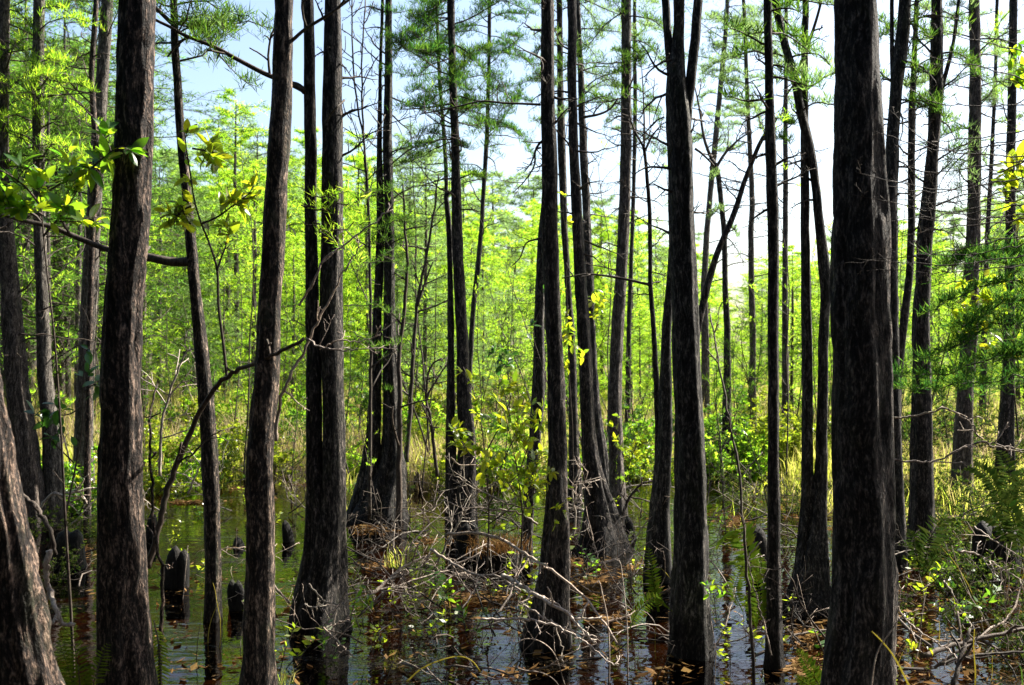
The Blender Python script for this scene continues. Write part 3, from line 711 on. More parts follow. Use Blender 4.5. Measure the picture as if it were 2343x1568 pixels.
def far_tree(x, Y, h, kind, label, group, r):
    crowns, tm, H = (YOUNG, YTRUNK, 7.0) if kind == 0 else (PALE, PTRUNK, 9.0)
    gz = float(ground_h(np.array(x), np.array(Y)))
    root = thing('young_cypress' if kind == 0 else 'far_cypress', label, 'tree', (x, Y, gz), group)
    px = x / Y * FPX + CX
    if kind == 0 and px < 380 and h > 6.5: crowns = LOOSE
    cw, cf = crowns[int(r.integers(len(crowns)))]
    s = h / H; sx = s * r.uniform(0.85, 1.35); a = r.uniform(0, 6.283)
    for nm, me in (('trunk', tm), ('branchwork', cw), ('crown', cf)):
        o = link(nm, me, root); o.scale = (sx, sx, s) if nm != 'trunk' else (s, s, s); o.rotation_euler = (0, 0, a)
    return root

r = np.random.default_rng(21)
spots = []
for k in range(190):
    Y = 23 + 40 * r.random() ** 1.3
    px = -120 + 2600 * ((k * 0.61803) % 1) + r.normal(0, 15)
    yt = skyline(px) + 260 * r.random() ** 1.2 + 20
    h = CAM_H + (HY - yt) / FPX * Y
    if h < 1.6: h = r.uniform(1.6, 2.6)
    spots.append((px, Y, min(h, 12)))
for px, Y, yt in [(540, 30, 235), (500, 34, 270), (590, 33, 300), (60, 24, -60), (150, 26, 0), (10, 27, 60), (230, 28, -20), (330, 26, 120), (110, 22, 150), (-40, 22, 0), (180, 23, 220), (40, 24, 260),
                  (940, 36, 325), (1060, 40, 395), (700, 38, 300), (820, 36, 320)]:
    spots.append((px, Y, CAM_H + (HY - yt) / FPX * Y))
def ranked(items, what):
    """labels for trees that share a place: ranked by how high they show; the middle ones share one"""
    by = {}
    for i, (px, Y, h) in enumerate(items): by.setdefault(where_words(px, Y), []).append(i)
    lab = [None] * len(items)
    for w, ids in by.items():
        ids.sort(key=lambda i: -(items[i][2] - CAM_H) / items[i][1])
        n = len(ids)
        for j, i in enumerate(ids):
            a = '' if n == 1 else ('tallest-looking ' if j == 0 else ('lowest ' if j == n - 1 else ('second-highest ' if j == 1 and n > 2 else ('second-lowest ' if j == n - 2 else 'middle-height '))))
            lab[i] = a + what + ', ' + w
    return lab
for (px, Y, h), lb in zip(spots, ranked(spots, 'lime young cypress beyond the marsh')):
    far_tree((px - CX) / FPX * Y, Y, h, 0, lb, 'young cypresses beyond the marsh grass', r)
far_spots = []
for k in range(60):
    Y = 75 + 60 * r.random()
    px = -200 + 2760 * ((k * 0.61803 + .3) % 1)
    yt = skyline(px) + r.uniform(-20, 110)
    h = CAM_H + (HY - yt) / FPX * Y
    far_spots.append((px, Y, h))
for (px, Y, h), lb in zip(far_spots, ranked(far_spots, 'pale far cypress on the horizon')):
    far_tree((px - CX) / FPX * Y, Y, h, 1, lb, 'pale cypresses on the horizon', r)

# ------------------------------------------------------------------ marsh grass and undergrowth
def blades(mb, x, y, z, h, w, r, bend=0.35):
    n = len(x)
    a = r.uniform(0, 6.283, n); b = r.uniform(0.1, bend, n) * h
    dx, dy = np.cos(a), np.sin(a)
    p = r.uniform(0, 6.283, n); sx, sy = np.cos(p) * w / 2, np.sin(p) * w / 2
    v = np.zeros((n, 5, 3))
    v[:, 0] = np.stack([x - sx, y - sy, z], 1); v[:, 1] = np.stack([x + sx, y + sy, z], 1)
    v[:, 2] = np.stack([x + sx * .8 + dx * b * .3, y + sy * .8 + dy * b * .3, z + h * .6], 1)
    v[:, 3] = np.stack([x - sx * .8 + dx * b * .3, y - sy * .8 + dy * b * .3, z + h * .6], 1)
    v[:, 4] = np.stack([x + dx * b, y + dy * b, z + h * (1 - .15 * b / h)], 1)
    base = np.arange(n)[:, None] * 5
    mb.add(v.reshape(-1, 3), base + np.array([[0, 1, 2, 3]]), base + np.array([[3, 2, 4]]))

def marsh():
    for nm, mt, seed, n, ph, thr in (('marsh_grass', 'grass', 31, 80000, 0.0, -0.35), ('dead_marsh_grass', 'straw', 32, 70000, 2.2, -0.2)):
        r = np.random.default_rng(seed)
        y = 15.5 + 55 * r.random(n) ** 2.0
        x = (r.random(n) * 2 - 1) * (y * 0.56 + 1)
        clump = np.sin(x * 1.7 + np.sin(y * 1.3) * 2 + ph) + np.sin(y * 1.1 + x * 0.7 + ph) + 0.5 * np.sin(x * 4.1 + y * 2.3) + r.normal(0, 0.5, n)
        z = ground_h(x, y)
        keep = (z > -0.06) & (clump > thr)
        x, y, z, clump = x[keep], y[keep], z[keep], clump[keep]
        h = (0.30 + 0.45 * r.random(len(x)) + 0.16 * clump) * np.clip(0.5 + (y - 15) / 10, 0.5, 1.2)
        mb = MB(); blades(mb, x, y, z - 0.03, np.clip(h, .12, 1.35), 0.012 * np.maximum(1, y / 22), r, 0.35 if mt == 'grass' else 0.9)
        tag(mb.build(nm, M[mt], smooth=False), kind='stuff')
    r = np.random.default_rng(33)
    # wet bank plants on the right, low blades in the shade-darkened leaf colour
    n = 9000
    y = 6.2 + 11 * r.random(n); x = 2.0 + 0.16 * (y - 6) + r.random(n) ** 0.9 * (2.2 + 0.35 * y)
    z = ground_h(x, y); keep = z > -0.03
    x, y, z = x[keep], y[keep], z[keep]
    mb = MB(); blades(mb, x, y, z - 0.02, r.uniform(0.06, 0.35, len(x)), 0.008, r, 0.9)
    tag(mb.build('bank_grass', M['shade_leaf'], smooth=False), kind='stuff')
    n = 30000
    y = 12.5 + 7 * r.random(n); x = -8 + r.random(n) * 15
    z = ground_h(x, y); keep = (z > -0.02) | ((z > -0.3) & (np.sin(x * 3.1 + y) + np.sin(y * 3.7 - x * 1.3) + r.normal(0, .4, n) > 1.1))
    x, y, z = x[keep], y[keep], z[keep]
    mb = MB(); blades(mb, x, y, z - 0.02, r.uniform(0.1, 0.6, len(x)), 0.01, r, 0.8)
    tag(mb.build('shore_grass', M['grass'], smooth=False), kind='stuff')
marsh()

def litter():
    """fallen leaves and needles: rafts on the water and drifts on the wet bank"""
    r = np.random.default_rng(41)
    pts = []
    def patch(px, py, rx, ry, n):
        a = r.uniform(0, 6.283, n); q = np.abs(r.normal(0, 0.55, n)) * (0.8 + 0.5 * np.sin(a * 3 + px) * np.sin(a * 5 + py))
        x_ = px + rx * q * np.cos(a); y_ = py + ry * q * np.sin(a)
        Y = depth_of(y_); X = (x_ - CX) / FPX * Y
        pts.append(np.stack([X, Y], 1))
    for p in [(850, 1212, 70, 14, 500), (980, 1240, 60, 12, 160), (1110, 1375, 110, 34, 900), (1350, 1340, 90, 60, 1100), (1300, 1290, 60, 20, 300), (1400, 1420, 60, 20, 220),
              (880, 1290, 80, 16, 260), (440, 1150, 100, 10, 500), (560, 1120, 60, 10, 300), (700, 1110, 80, 12, 300), (1000, 1070, 70, 10, 400),
              (1680, 1190, 60, 40, 400), (1700, 1250, 60, 24, 250), (1850, 1455, 70, 30, 300), (1830, 1520, 60, 40, 350), (180, 1260, 60, 40, 400), (250, 1370, 60, 60, 240), (1450, 1300, 50, 30, 200),
              (700, 1460, 50, 16, 40), (1160, 1545, 60, 18, 50)]:
        patch(*p)
    n = 5000
    y_ = 1130 + 440 * r.random(n) ** 0.8; x_ = 330 + 1750 * r.random(n)
    k_ = np.sin(x_ * .021 + y_ * .013) + np.sin(x_ * .007 - y_ * .03) + r.normal(0, .7, n) > 0.2
    Y = depth_of(y_[k_]); pts.append(np.stack([(x_[k_] - CX) / FPX * Y, Y], 1))
    n = 12000
    yy = 5.6 + 9 * r.random(n) ** 1.3; xx = 2.1 + 0.16 * (yy - 6) + r.random(n) * (1.9 + 0.35 * yy)
    pts.append(np.stack([xx, yy], 1))
    P = np.concatenate(pts); n = len(P)
    z = np.maximum(ground_h(P[:, 0], P[:, 1]), 0.0) + r.uniform(0.003, 0.016, n)
    a = r.uniform(0, 6.283, n); l = 0.008 + 0.05 * r.random(n) ** 2.2; w = l * (0.06 + 0.5 * r.random(n) ** 1.6)
    t1 = r.normal(0, 0.25, n); t2 = r.normal(0, 0.35, n)
    d = np.stack([np.cos(a), np.sin(a), t1], 1) * l[:, None]; s = np.stack([-np.sin(a), np.cos(a), t2], 1) * w[:, None]
    c = np.column_stack([P, z])
    v = np.stack([c - d, c + s, c + d, c - s], 1)
    v[..., 2] = np.maximum(v[..., 2], (z - 0.0)[:, None] * 0 + 0.002)
    mb = MB(); mb.add(v.reshape(-1, 3), np.arange(n * 4).reshape(-1, 4))
    tag(mb.build('leaf_litter', M['litter'], smooth=False), kind='stuff')
litter()

# ------------------------------------------------------------------ leafy plants, each leaf an object
def obj_leaf_mat(name, cols, trans, tmix, gloss):
    m = leaf_mat(name, cols, trans, tmix, gloss)
    nt = m.node_tree
    oi = N(nt, 'ShaderNodeObjectInfo')
    for n in nt.nodes:
        if n.type == 'VALTORGB': nt.links.new(oi.outputs['Random'], n.inputs[0])
    return m
M['bay_obj'] = obj_leaf_mat('bay_leaf_single', [(0.03, 0.09, 0.01), (0.05, 0.12, 0.015)], [(0.14, 0.42, 0.02), (0.34, 0.56, 0.02), (0.56, 0.64, 0.02)], 0.55, 0.05)
M['yel_obj'] = obj_leaf_mat('yellow_leaf_single', [(0.08, 0.13, 0.01), (0.13, 0.15, 0.012)], [(0.28, 0.50, 0.02), (0.48, 0.60, 0.02), (0.62, 0.60, 0.02)], 0.55, 0.05)
M['dark_obj'] = obj_leaf_mat('dark_leaf_single', [(0.02, 0.06, 0.012), (0.035, 0.09, 0.015)], [(0.05, 0.18, 0.02), (0.10, 0.28, 0.02)], 0.4, 0.08)

def leaf_mesh(name, mat, wr, fold, curl):
    mb = MB(); k = 6
    v = []
    for i in range(k):
        u = i / (k - 1); w = wr * math.sin(math.pi * min(1, u * 0.96 + 0.04)) ** 0.8 * (0.5 if i in (0, k - 1) else 1) * (0 if i == k - 1 else 1)
        z = -curl * u * u
        v += [(-w / 2, u, z + fold * w / 2), (0, u, z), (w / 2, u, z + fold * w / 2)]
    q = []
    for i in range(k - 1):
        a = i * 3; q += [(a, a + 1, a + 4, a + 3), (a + 1, a + 2, a + 5, a + 4)]
    mb.add(v, q)
    return mb.mesh(name, mat)
LEAVES = {}
for key, wr in (('bay_obj', 0.42), ('yel_obj', 0.46), ('dark_obj', 0.55)):
    LEAVES[key] = [leaf_mesh('leaf', M[key], wr * s, f, c) for s, f, c in ((1, .25, .1), (0.85, .4, .25), (1.1, .15, .3))]

def put_leaf(parent, key, pos, d, up, L, r):
    d = Vector(d).normalized(); up = Vector(up)
    x = d.cross(up)
    if x.length < 1e-4: x = Vector((1, 0, 0))
    x.normalize(); z = x.cross(d)
    o = link('leaf', LEAVES[key][int(r.integers(3))], parent)
    mt = Matrix((x, d, z)).transposed().to_4x4()
    o.rotation_euler = mt.to_euler(); o.scale = (L, L, L)
    o.location = Vector([float(c) for c in pos]) - Vector(world_loc(parent).tolist())
    return o

def leafy(name, label, cat, Y, stems, nleaf, L, key, seed, twn=5, twl=0.3, r0=0.006, smat='twig', group=None, ends=0.7, base=None, lowest=None):
    """a plant of stems (pixel paths (px, py[, dY])) with single leaves along the twigs"""
    r = np.random.default_rng(seed)
    p0 = W(stems[0][0][0], stems[0][0][1], Y) if base is None else np.array(base)
    root = thing(name, label, cat, p0, group)
    tips = []
    for k, st in enumerate(stems):
        P = smooth_path([W(q[0], q[1], Y + (q[2] if len(q) > 2 else 0)) for q in st], 5 * len(st))
        mb = MB(); tw = twiggy(mb, P, r0 * (1 if k == 0 else .7), r0 * 0.35, r, twn, twl, 6, 1, 0.25, 0.25, 0.35)
        mb.build('stem', M[smat], root)
        tips += [q for q in (tw[1:] if len(tw) > 1 else tw) if lowest is None or q[0][2] > lowest]
    for i in range(nleaf):
        Q = tips[int(r.integers(len(tips)))]
        u = 1 - (r.random() ** 1.5) * ends
        f = u * (len(Q) - 1); j = min(int(f), len(Q) - 2)
        p = Q[j] + (Q[j + 1] - Q[j]) * (f - j)
        ax = unit(Q[j + 1] - Q[j])
        d = unit(ax * r.uniform(0.1, 1.0) + r.normal(0, 0.6, 3) + np.array([0, 0, 0.15]))
        put_leaf(root, key, p, d, r.normal(0, 0.5, 3) + np.array([0, 0, 1]), L * r.uniform(0.6, 1.2), r)
    return root

leafy('bay_sapling', 'glossy green bay leaves on a thin dark stem at the left edge', 'bay sapling', 6.0,
      [[(172, 1640), (165, 1450), (150, 1200), (140, 1000), (125, 780), (105, 600), (95, 480), (88, 400)],
       [(92, 470), (60, 430, -.2), (20, 400, -.3), (-20, 380, -.3)], [(92, 450), (140, 420, -.2), (190, 400, -.3), (250, 350, -.4), (280, 335, -.4)],
       [(95, 490), (50, 470, -.2), (10, 470, -.3)], [(100, 540), (150, 480, -.2), (180, 430, -.2)]], 270, 0.105, 'bay_obj', 51, 8, 0.24, 0.010, lowest=2.6)
leafy('bay_sapling', 'slender Y-shaped bay sapling with yellow-green leaf clusters before the elbow tree', 'bay sapling', 7.3,
      [[(520, 870), (510, 780), (500, 700), (497, 620), (480, 560), (460, 510), (445, 460), (436, 400), (425, 330), (422, 280)],
       [(497, 620), (506, 590), (516, 565), (524, 530)],
       [(440, 340), (470, 345), (490, 350)], [(462, 512), (500, 495), (540, 465), (575, 440)], [(445, 470), (420, 480), (400, 500)]], 190, 0.105, 'yel_obj', 52, 7, 0.15, 0.011, lowest=2.75)
leafy('bay_leaf_sprig', 'few yellow leaves on a twig in front of the fused twin trunks', 'sprig', 6.9,
      [[(590, 508), (640, 520), (680, 512), (720, 515), (765, 505)], [(720, 515), (740, 535), (775, 560)]], 12, 0.075, 'yel_obj', 53, 2, 0.1, 0.004)
leafy('bay_sapling', 'small dark-leaved plant in shadow left of the big left trunk, low down', 'bay sapling', 7.0,
      [[(150, 1180), (185, 1000), (190, 880), (195, 800)], [(188, 900), (215, 880), (235, 885)], [(188, 930), (150, 950), (90, 940)], [(170, 1060), (120, 1010), (85, 960)]], 55, 0.085, 'dark_obj', 54, 4, 0.15, 0.007)
leafy('yellow_shrub', 'yellow-green leafy shrub lit by sun left of the dark centre trunk', 'shrub', 8.6,
      [[(1115, 1300), (1118, 1150), (1105, 1000), (1085, 900), (1060, 840)], [(1118, 1160), (1150, 1060), (1190, 980), (1230, 935)],
       [(1118, 1150), (1170, 1100), (1220, 1060), (1260, 1040)], [(1112, 1080), (1070, 1030), (1040, 990)], [(1118, 1200), (1160, 1170), (1200, 1140), (1270, 1110)],
       [(1110, 1040), (1150, 960), (1170, 900), (1160, 850)]], 300, 0.088, 'yel_obj', 55, 9, 0.2, 0.008)
leafy('climbing_vine', 'string of round yellow vine leaves hanging on the slim pale-edged centre trunk', 'vine', 9.8,
      [[(1312, 1150), (1310, 980), (1302, 850), (1300, 740), (1296, 640), (1300, 560), (1290, 500), (1288, 440)], [(1300, 700), (1290, 760), (1340, 820)]], 80, 0.085, 'yel_obj', 56, 6, 0.12, 0.004)
leafy('climbing_vine', 'dark green vine leaves clustered against the light left of the centre trunks', 'vine', 9.6,
      [[(1260, 900), (1235, 820), (1220, 760), (1240, 700), (1275, 650)], [(1235, 820), (1190, 815), (1150, 812), (1110, 820)], [(1190, 815), (1165, 825), (1140, 835)]], 70, 0.075, 'dark_obj', 57, 4, 0.12, 0.004)
leafy('climbing_vine', 'yellow-green vine leaves low on the front of the dark centre trunk', 'vine', 7.2,
      [[(1240, 1240), (1262, 1200), (1280, 1160), (1300, 1150)], [(1262, 1200), (1255, 1120), (1262, 1070)]], 44, 0.06, 'yel_obj', 58, 4, 0.1, 0.003)
leafy('yellow_shrub', 'small yellow-leaved shoot between the bell-based trunk and the pale lone trunk', 'shrub', 12.0,
      [[(1360, 780), (1366, 720), (1372, 690)], [(1366, 720), (1345, 690)], [(1366, 720), (1385, 670)]], 60, 0.095, 'yel_obj', 59, 4, 0.18, 0.005)
leafy('yellow_shrub', 'sunny yellow shoot at the foot of the pale lone trunk', 'shrub', 11.5,
      [[(1440, 1110), (1420, 1010), (1412, 950)], [(1425, 1040), (1455, 1030), (1470, 1020)]], 54, 0.085, 'yel_obj', 60, 4, 0.15, 0.005)
leafy('yellow_shrub', 'bright yellow leaves against dark needles near the right edge, halfway up', 'shrub', 7.6,
      [[(2330, 1000), (2320, 900), (2300, 780), (2280, 690), (2250, 650)], [(2310, 800), (2250, 745), (2215, 725)], [(2315, 780), (2340, 700), (2345, 650)], [(2300, 780), (2270, 710), (2225, 655)]],
      170, 0.09, 'yel_obj', 61, 6, 0.3, 0.007)
leafy('bay_sapling', 'cluster of yellow bay leaves at the right edge against white sky', 'bay sapling', 6.4,
      [[(2420, 640), (2380, 520), (2345, 450), (2300, 420)], [(2380, 520), (2330, 470), (2290, 460)], [(2350, 460), (2340, 410), (2335, 380)]], 60, 0.105, 'yel_obj', 62, 4, 0.18, 0.007)
leafy('bay_sapling', 'green bay leaves at the top of the right edge, beside the right edge trunk', 'bay sapling', 6.4,
      [[(2420, 300), (2370, 220), (2330, 190), (2290, 180)], [(2370, 220), (2335, 150), (2330, 120)]], 44, 0.09, 'bay_obj', 63, 4, 0.18, 0.006)
leafy('water_shoot', 'small bright green shoot rising from the twigs before the fused twin trunks', 'plant', 7.3,
      [[(832, 1440), (828, 1400), (833, 1340)], [(828, 1400), (850, 1375)], [(828, 1400), (808, 1380)]], 22, 0.06, 'bay_obj', 64, 3, 0.08, 0.003)
leafy('water_shoot', 'green seedling in the water among dead twigs, left of the centre trunk', 'plant', 7.5,
      [[(1005, 1420), (1000, 1370), (995, 1330)], [(1000, 1390), (1020, 1370)]], 16, 0.055, 'bay_obj', 65, 3, 0.08, 0.003)
leafy('water_shoot', 'pale sunlit leaves at the right foot of the three-stemmed trunk', 'plant', 6.9,
      [[(1640, 1420), (1634, 1370), (1628, 1335)], [(1634, 1370), (1655, 1345)], [(1636, 1390), (1615, 1345)]], 20, 0.062, 'bay_obj', 66, 3, 0.08, 0.003)
leafy('water_shoot', 'thin green sprig standing right of the thickest trunk near the bottom', 'plant', 6.3,
      [[(2215, 1500), (2190, 1420), (2170, 1370), (2160, 1310)], [(2180, 1400), (2205, 1375)], [(2175, 1385), (2140, 1390)], [(2165, 1330), (2150, 1300)]], 44, 0.04, 'bay_obj', 67, 4, 0.1, 0.004)
leafy('water_shoot', 'low creeping green plant on the leaf-strewn bank right of the thickest trunk', 'plant', 6.0,
      [[(2040, 1500), (2060, 1490), (2080, 1500)], [(2040, 1520), (2050, 1560)], [(2060, 1490), (2110, 1480)]], 40, 0.035, 'yel_obj', 68, 4, 0.1, 0.003)

leafy('yellow_shrub', 'sunlit yellow-green shoots crowding low against the left side of the dark centre trunk', 'shrub', 8.0,
      [[(1190, 1290), (1195, 1180), (1185, 1090), (1170, 1010), (1150, 930)], [(1195, 1180), (1215, 1110), (1232, 1050)], [(1192, 1150), (1150, 1090), (1110, 1060)], [(1185, 1090), (1215, 1000), (1225, 940)]],
      220, 0.08, 'yel_obj', 69, 8, 0.2, 0.007)
# bushes along the far shore: one mesh of leaves each
def bush_mesh(seed, mat, L):
    r = np.random.default_rng(seed); wood, fol = MB(), MB()
    for k in range(9):
        a = r.uniform(0, 6.28)
        P = wander((r.normal(0, .06), r.normal(0, .06), -.1), (math.cos(a) * .5, math.sin(a) * .5, 1), r.uniform(.6, 1.1), r, 6, 0.25)
        tw = twiggy(wood, P, 0.008, 0.003, r, 7, 0.35, 4, 1, 0.3, 0.2, 0.2)
        for Q in tw[1:]:
            n = 8; u = r.random(n) * (len(Q) - 1.001); i = u.astype(int); b = Q[i] + (Q[i + 1] - Q[i]) * (u - i)[:, None]
            d = r.normal(0, 1, (n, 3)); d[:, 2] = np.abs(d[:, 2]) * .6; d /= np.linalg.norm(d, axis=1)[:, None]
            s = np.cross(d, r.normal(0, 1, (n, 3))); s /= np.linalg.norm(s, axis=1)[:, None]
            l = L * r.uniform(.6, 1.2, n)[:, None]
            v = np.stack([b, b + d * l * .5 + s * l * .2, b + d * l, b + d * l * .5 - s * l * .2], 1)
            fol.add(v.reshape(-1, 3), np.arange(n * 4).reshape(-1, 4))
    return wood.mesh('stems', M['twig']), fol.mesh('foliage', M[mat])
BUSH = [bush_mesh(300 + k, ('leaf_yellow', 'leaf_green', 'leaf_yellow', 'needle_lime')[k], 0.075) for k in range(4)]
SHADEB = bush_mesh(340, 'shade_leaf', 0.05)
r = np.random.default_rng(77)
for k, (px, py, s) in enumerate([(360, 1130, .9), (430, 1120, 1.1), (520, 1100, 1.0), (640, 1095, 1.0), (820, 1090, .8), (960, 1075, 1.0), (1010, 1060, 1.2), (1130, 1075, 1.0),
                                 (1200, 1060, 1.2), (1350, 1080, 1.0), (1460, 1090, 1.3), (1500, 1060, 1.0), (1650, 1080, 1.4), (1700, 1100, 1.2), (1740, 1070, 1.3), (1810, 1090, 1.2),
                                 (2060, 1150, 1.3), (2160, 1130, 1.4), (2200, 1180, 1.1), (2260, 1120, 1.5), (2320, 1170, 1.4), (2300, 1260, 1.1), (2380, 1240, 1.3), (40, 1190, 1.0), (150, 1180, 1.0), (210, 1160, .9), (2250, 1300, .8), (2150, 1250, .8)] +
                                [(330 + 1680 * ((i * 0.61803 + .4) % 1), 1045 + 75 * ((i * 0.3819) % 1), 0.5 + 0.6 * ((i * 0.7236) % 1)) for i in range(38)] +
                                [(330 + 1950 * ((i * 0.61803 + .9) % 1), 985 + 55 * ((i * 0.3819) % 1), 0.9 + 0.7 * ((i * 0.7236) % 1)) for i in range(34)]):
    Y = depth_of(py); x = (px - CX) / FPX * Y
    gz = float(ground_h(np.array(x), np.array(Y)))
    root = thing('shore_bush', 'small leafy bush on the shore, ' + where_words(px, Y) if py < 1145 else 'leafy bush in the shaded undergrowth, ' + where_words(px, Y), 'bush', (x, Y, max(gz, -.1)), 'leafy bushes along the shore')
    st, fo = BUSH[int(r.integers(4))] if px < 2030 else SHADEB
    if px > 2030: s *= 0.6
    for nm, me in (('stems', st), ('foliage', fo)):
        o = link(nm, me, root); o.scale = (s, s, s); o.rotation_euler = (0, 0, k * 1.7)

# ------------------------------------------------------------------ dead branches, sticks
def stick(name, label, paths, seed, mat='deadwood', cat='branch', group=None):
    """paths: (list of (px, py, Y), w0 px, w1 px, twigs, twig length m); the first is the main stem, the rest its side branches"""
    r = np.random.default_rng(seed)
    root = None
    for (pts, w0, w1, tn, tl) in paths:
        P = smooth_path([W(*q) for q in pts], 5 * len(pts))
        if root is None:
            root = thing(name, label, cat, P[0], group)
        Y = pts[0][2]
        P[1:-1] += r.normal(0, 0.004, (len(P) - 2, 3))
        mb = MB(); twiggy(mb, P, w0 / FPX * Y / 2, w1 / FPX * Y / 2, r, tn, tl, 6, 1, 0.2)
        mb.build('stem' if root.children == () else 'side_branch', M[mat], root)
    return root

stick('fallen_branch', 'long curved dead branch arching up from the water in front of the elbow tree', [
    ([(338, 1300, 6.6), (352, 1249, 6.6), (375, 1162, 6.6), (386, 1110, 6.6), (427, 1010, 6.6), (470, 920, 6.5), (520, 862, 6.4), (570, 835, 6.2), (620, 815, 5.9), (670, 790, 5.8), (696, 774, 5.8)], 16, 7, 3, .3),
    ([(404, 1060, 6.6), (440, 1040, 6.5), (480, 1000, 6.5), (510, 985, 6.5)], 6, 3, 4, .2)], 501, 'twig')
stick('fallen_branch', 'bleached dead branch slanting across the fused twin trunks', [
    ([(632, 1010, 5.9), (636, 950, 5.9), (650, 890, 5.8), (695, 800, 5.8), (732, 727, 5.8), (764, 666, 5.8), (800, 600, 5.8), (830, 560, 5.8)], 9, 3, 3, .25),
    ([(684, 700, 5.8), (699, 677, 5.8), (724, 633, 5.7), (739, 597, 5.7), (786, 561, 5.7), (840, 522, 5.7), (877, 492, 5.7), (900, 480, 5.7)], 6, 3, 3, .2),
    ([(700, 775, 5.8), (740, 795, 5.7), (800, 800, 5.7), (860, 795, 5.7), (905, 800, 5.7)], 5, 2, 4, .2),
    ([(732, 800, 5.8), (770, 780, 5.7), (820, 782, 5.7), (870, 765, 5.7)], 4, 2, 3, .2)], 502)
stick('fallen_branch', 'long pale stick running down right from the brown mound past the centre trunk', [
    ([(1024, 1221, 8.6), (1090, 1221, 8.5), (1142, 1231, 8.3), (1217, 1277, 7.6), (1266, 1305, 7.0), (1331, 1363, 6.9), (1360, 1398, 6.8), (1391, 1436, 6.6), (1411, 1471, 6.5)], 8, 4, 7, .3)], 503)
stick('fallen_branch', 'thick bleached dead branch crossing in front of the centre trunk base', [
    ([(1150, 1318, 7.5), (1168, 1325, 7.3), (1213, 1353, 7.0), (1252, 1377, 6.7), (1300, 1408, 6.6), (1340, 1450, 6.5), (1359, 1472, 6.5)], 11, 5, 7, .25),
    ([(1213, 1353, 7.0), (1260, 1375, 6.8), (1311, 1409, 6.7)], 7, 3, 3, .2)], 504)
stick('fallen_branch', 'lower of the pale sticks before the swollen centre base, ending over dark water', [
    ([(1100, 1417, 6.6), (1137, 1417, 6.6), (1220, 1419, 6.5), (1272, 1435, 6.4), (1318, 1457, 6.3), (1352, 1478, 6.2), (1380, 1503, 6.1), (1405, 1523, 6.1)], 6, 3, 6, .2),
    ([(1272, 1435, 6.4), (1285, 1480, 6.4), (1290, 1530, 6.4)], 4, 2, 1, .1)], 505)
stick('fallen_branch', 'slim stick between two thicker ones across the centre trunk base', [
    ([(1199, 1386, 6.8), (1241, 1412, 6.7), (1276, 1430, 6.6), (1325, 1450, 6.5), (1365, 1458, 6.5)], 6, 3, 4, .18)], 506)
stick('fallen_branch', 'thick pale stick rising right from the water, right of the fused twin trunks', [
    ([(846, 1367, 7.9), (885, 1329, 8.0), (933, 1291, 8.1), (985, 1273, 8.2)], 9, 4, 7, .35),
    ([(885, 1329, 8.0), (940, 1310, 8.0), (985, 1280, 8.0)], 4, 2, 4, .25)], 507)
stick('fallen_branch', 'grey branched stick lying between the twin trunks and the centre trunk', [
    ([(985, 1258, 8.2), (1048, 1297, 7.9), (1090, 1315, 7.8), (1138, 1320, 7.7), (1190, 1350, 7.5)], 7, 4, 9, .35)], 508)
stick('fallen_branch', 'spread of thin pale twigs over dark water in front of the twin trunks', [
    ([(707, 1336, 7.2), (725, 1360, 7.2), (749, 1377, 7.2), (777, 1382, 7.2), (808, 1372, 7.2), (840, 1360, 7.2)], 5, 2, 6, .25),
    ([(777, 1382, 7.2), (760, 1400, 7.1), (735, 1421, 7.1)], 4, 2, 3, .15), ([(697, 1382, 7.2), (712, 1390, 7.2), (740, 1384, 7.2)], 4, 2, 3, .15)], 509)
stick('fallen_branch', 'thin twigs low over the reflections below the twin trunks', [
    ([(740, 1436, 6.7), (773, 1467, 6.6), (795, 1490, 6.5), (812, 1506, 6.5)], 5, 2, 5, .2), ([(746, 1440, 6.7), (775, 1425, 6.7), (800, 1420, 6.7)], 4, 2, 4, .15)], 510)
stick('dead_shrub', 'tangle of bare pale twigs over the water left of the centre trunk', [
    ([(1000, 1290, 8.8), (1030, 1230, 8.8), (1060, 1180, 8.8), (1090, 1130, 8.8), (1160, 1090, 8.8)], 6, 2, 12, .5),
    ([(1230, 1200, 8.6), (1180, 1170, 8.6), (1120, 1165, 8.6), (1060, 1160, 8.6), (1015, 1145, 8.6)], 6, 2, 10, .45),
    ([(1235, 1165, 8.5), (1190, 1160, 8.5), (1150, 1145, 8.5), (1090, 1120, 8.6), (1035, 1085, 8.6)], 5, 2, 9, .4),
    ([(1031, 1047, 8.8), (1055, 1064, 8.8), (1125, 1064, 8.8), (1175, 1089, 8.8)], 4, 2, 6, .3)], 511)
stick('dead_shrub', 'bare bleached twigs standing between the centre trunk and the bell-based trunk', [
    ([(1310, 1230, 9.6), (1318, 1180, 9.6), (1310, 1120, 9.6), (1330, 1060, 9.6)], 5, 2, 9, .4), ([(1305, 1170, 9.4), (1330, 1120, 9.4), (1345, 1080, 9.4)], 4, 2, 6, .3)], 512)
stick('dead_shrub', 'dark arching root-like twig right of the bell-based trunk', [
    ([(1425, 1180, 10.3), (1440, 1140, 10.3), (1465, 1110, 10.3), (1490, 1100, 10.3)], 8, 4, 5, .3), ([(1465, 1185, 9.8), (1470, 1150, 9.8)], 4, 2, 2, .2)], 513, 'twig')
stick('fallen_branch', 'white forked stick in shadow left of the big left trunk', [
    ([(87, 1166, 7.6), (118, 1131, 7.6), (142, 1131, 7.6), (188, 1124, 7.6), (214, 1116, 7.6)], 7, 4, 6, .25), ([(150, 1158, 7.6), (180, 1140, 7.5), (205, 1133, 7.5)], 4, 2, 2, .1)], 514)
stick('fallen_branch', 'dark leaning stick propped beside the leaning trunk at the left edge', [
    ([(45, 1125, 6.6), (87, 1166, 6.5), (115, 1217, 6.4), (128, 1270, 6.4)], 12, 9, 2, .15)], 515, 'twig')
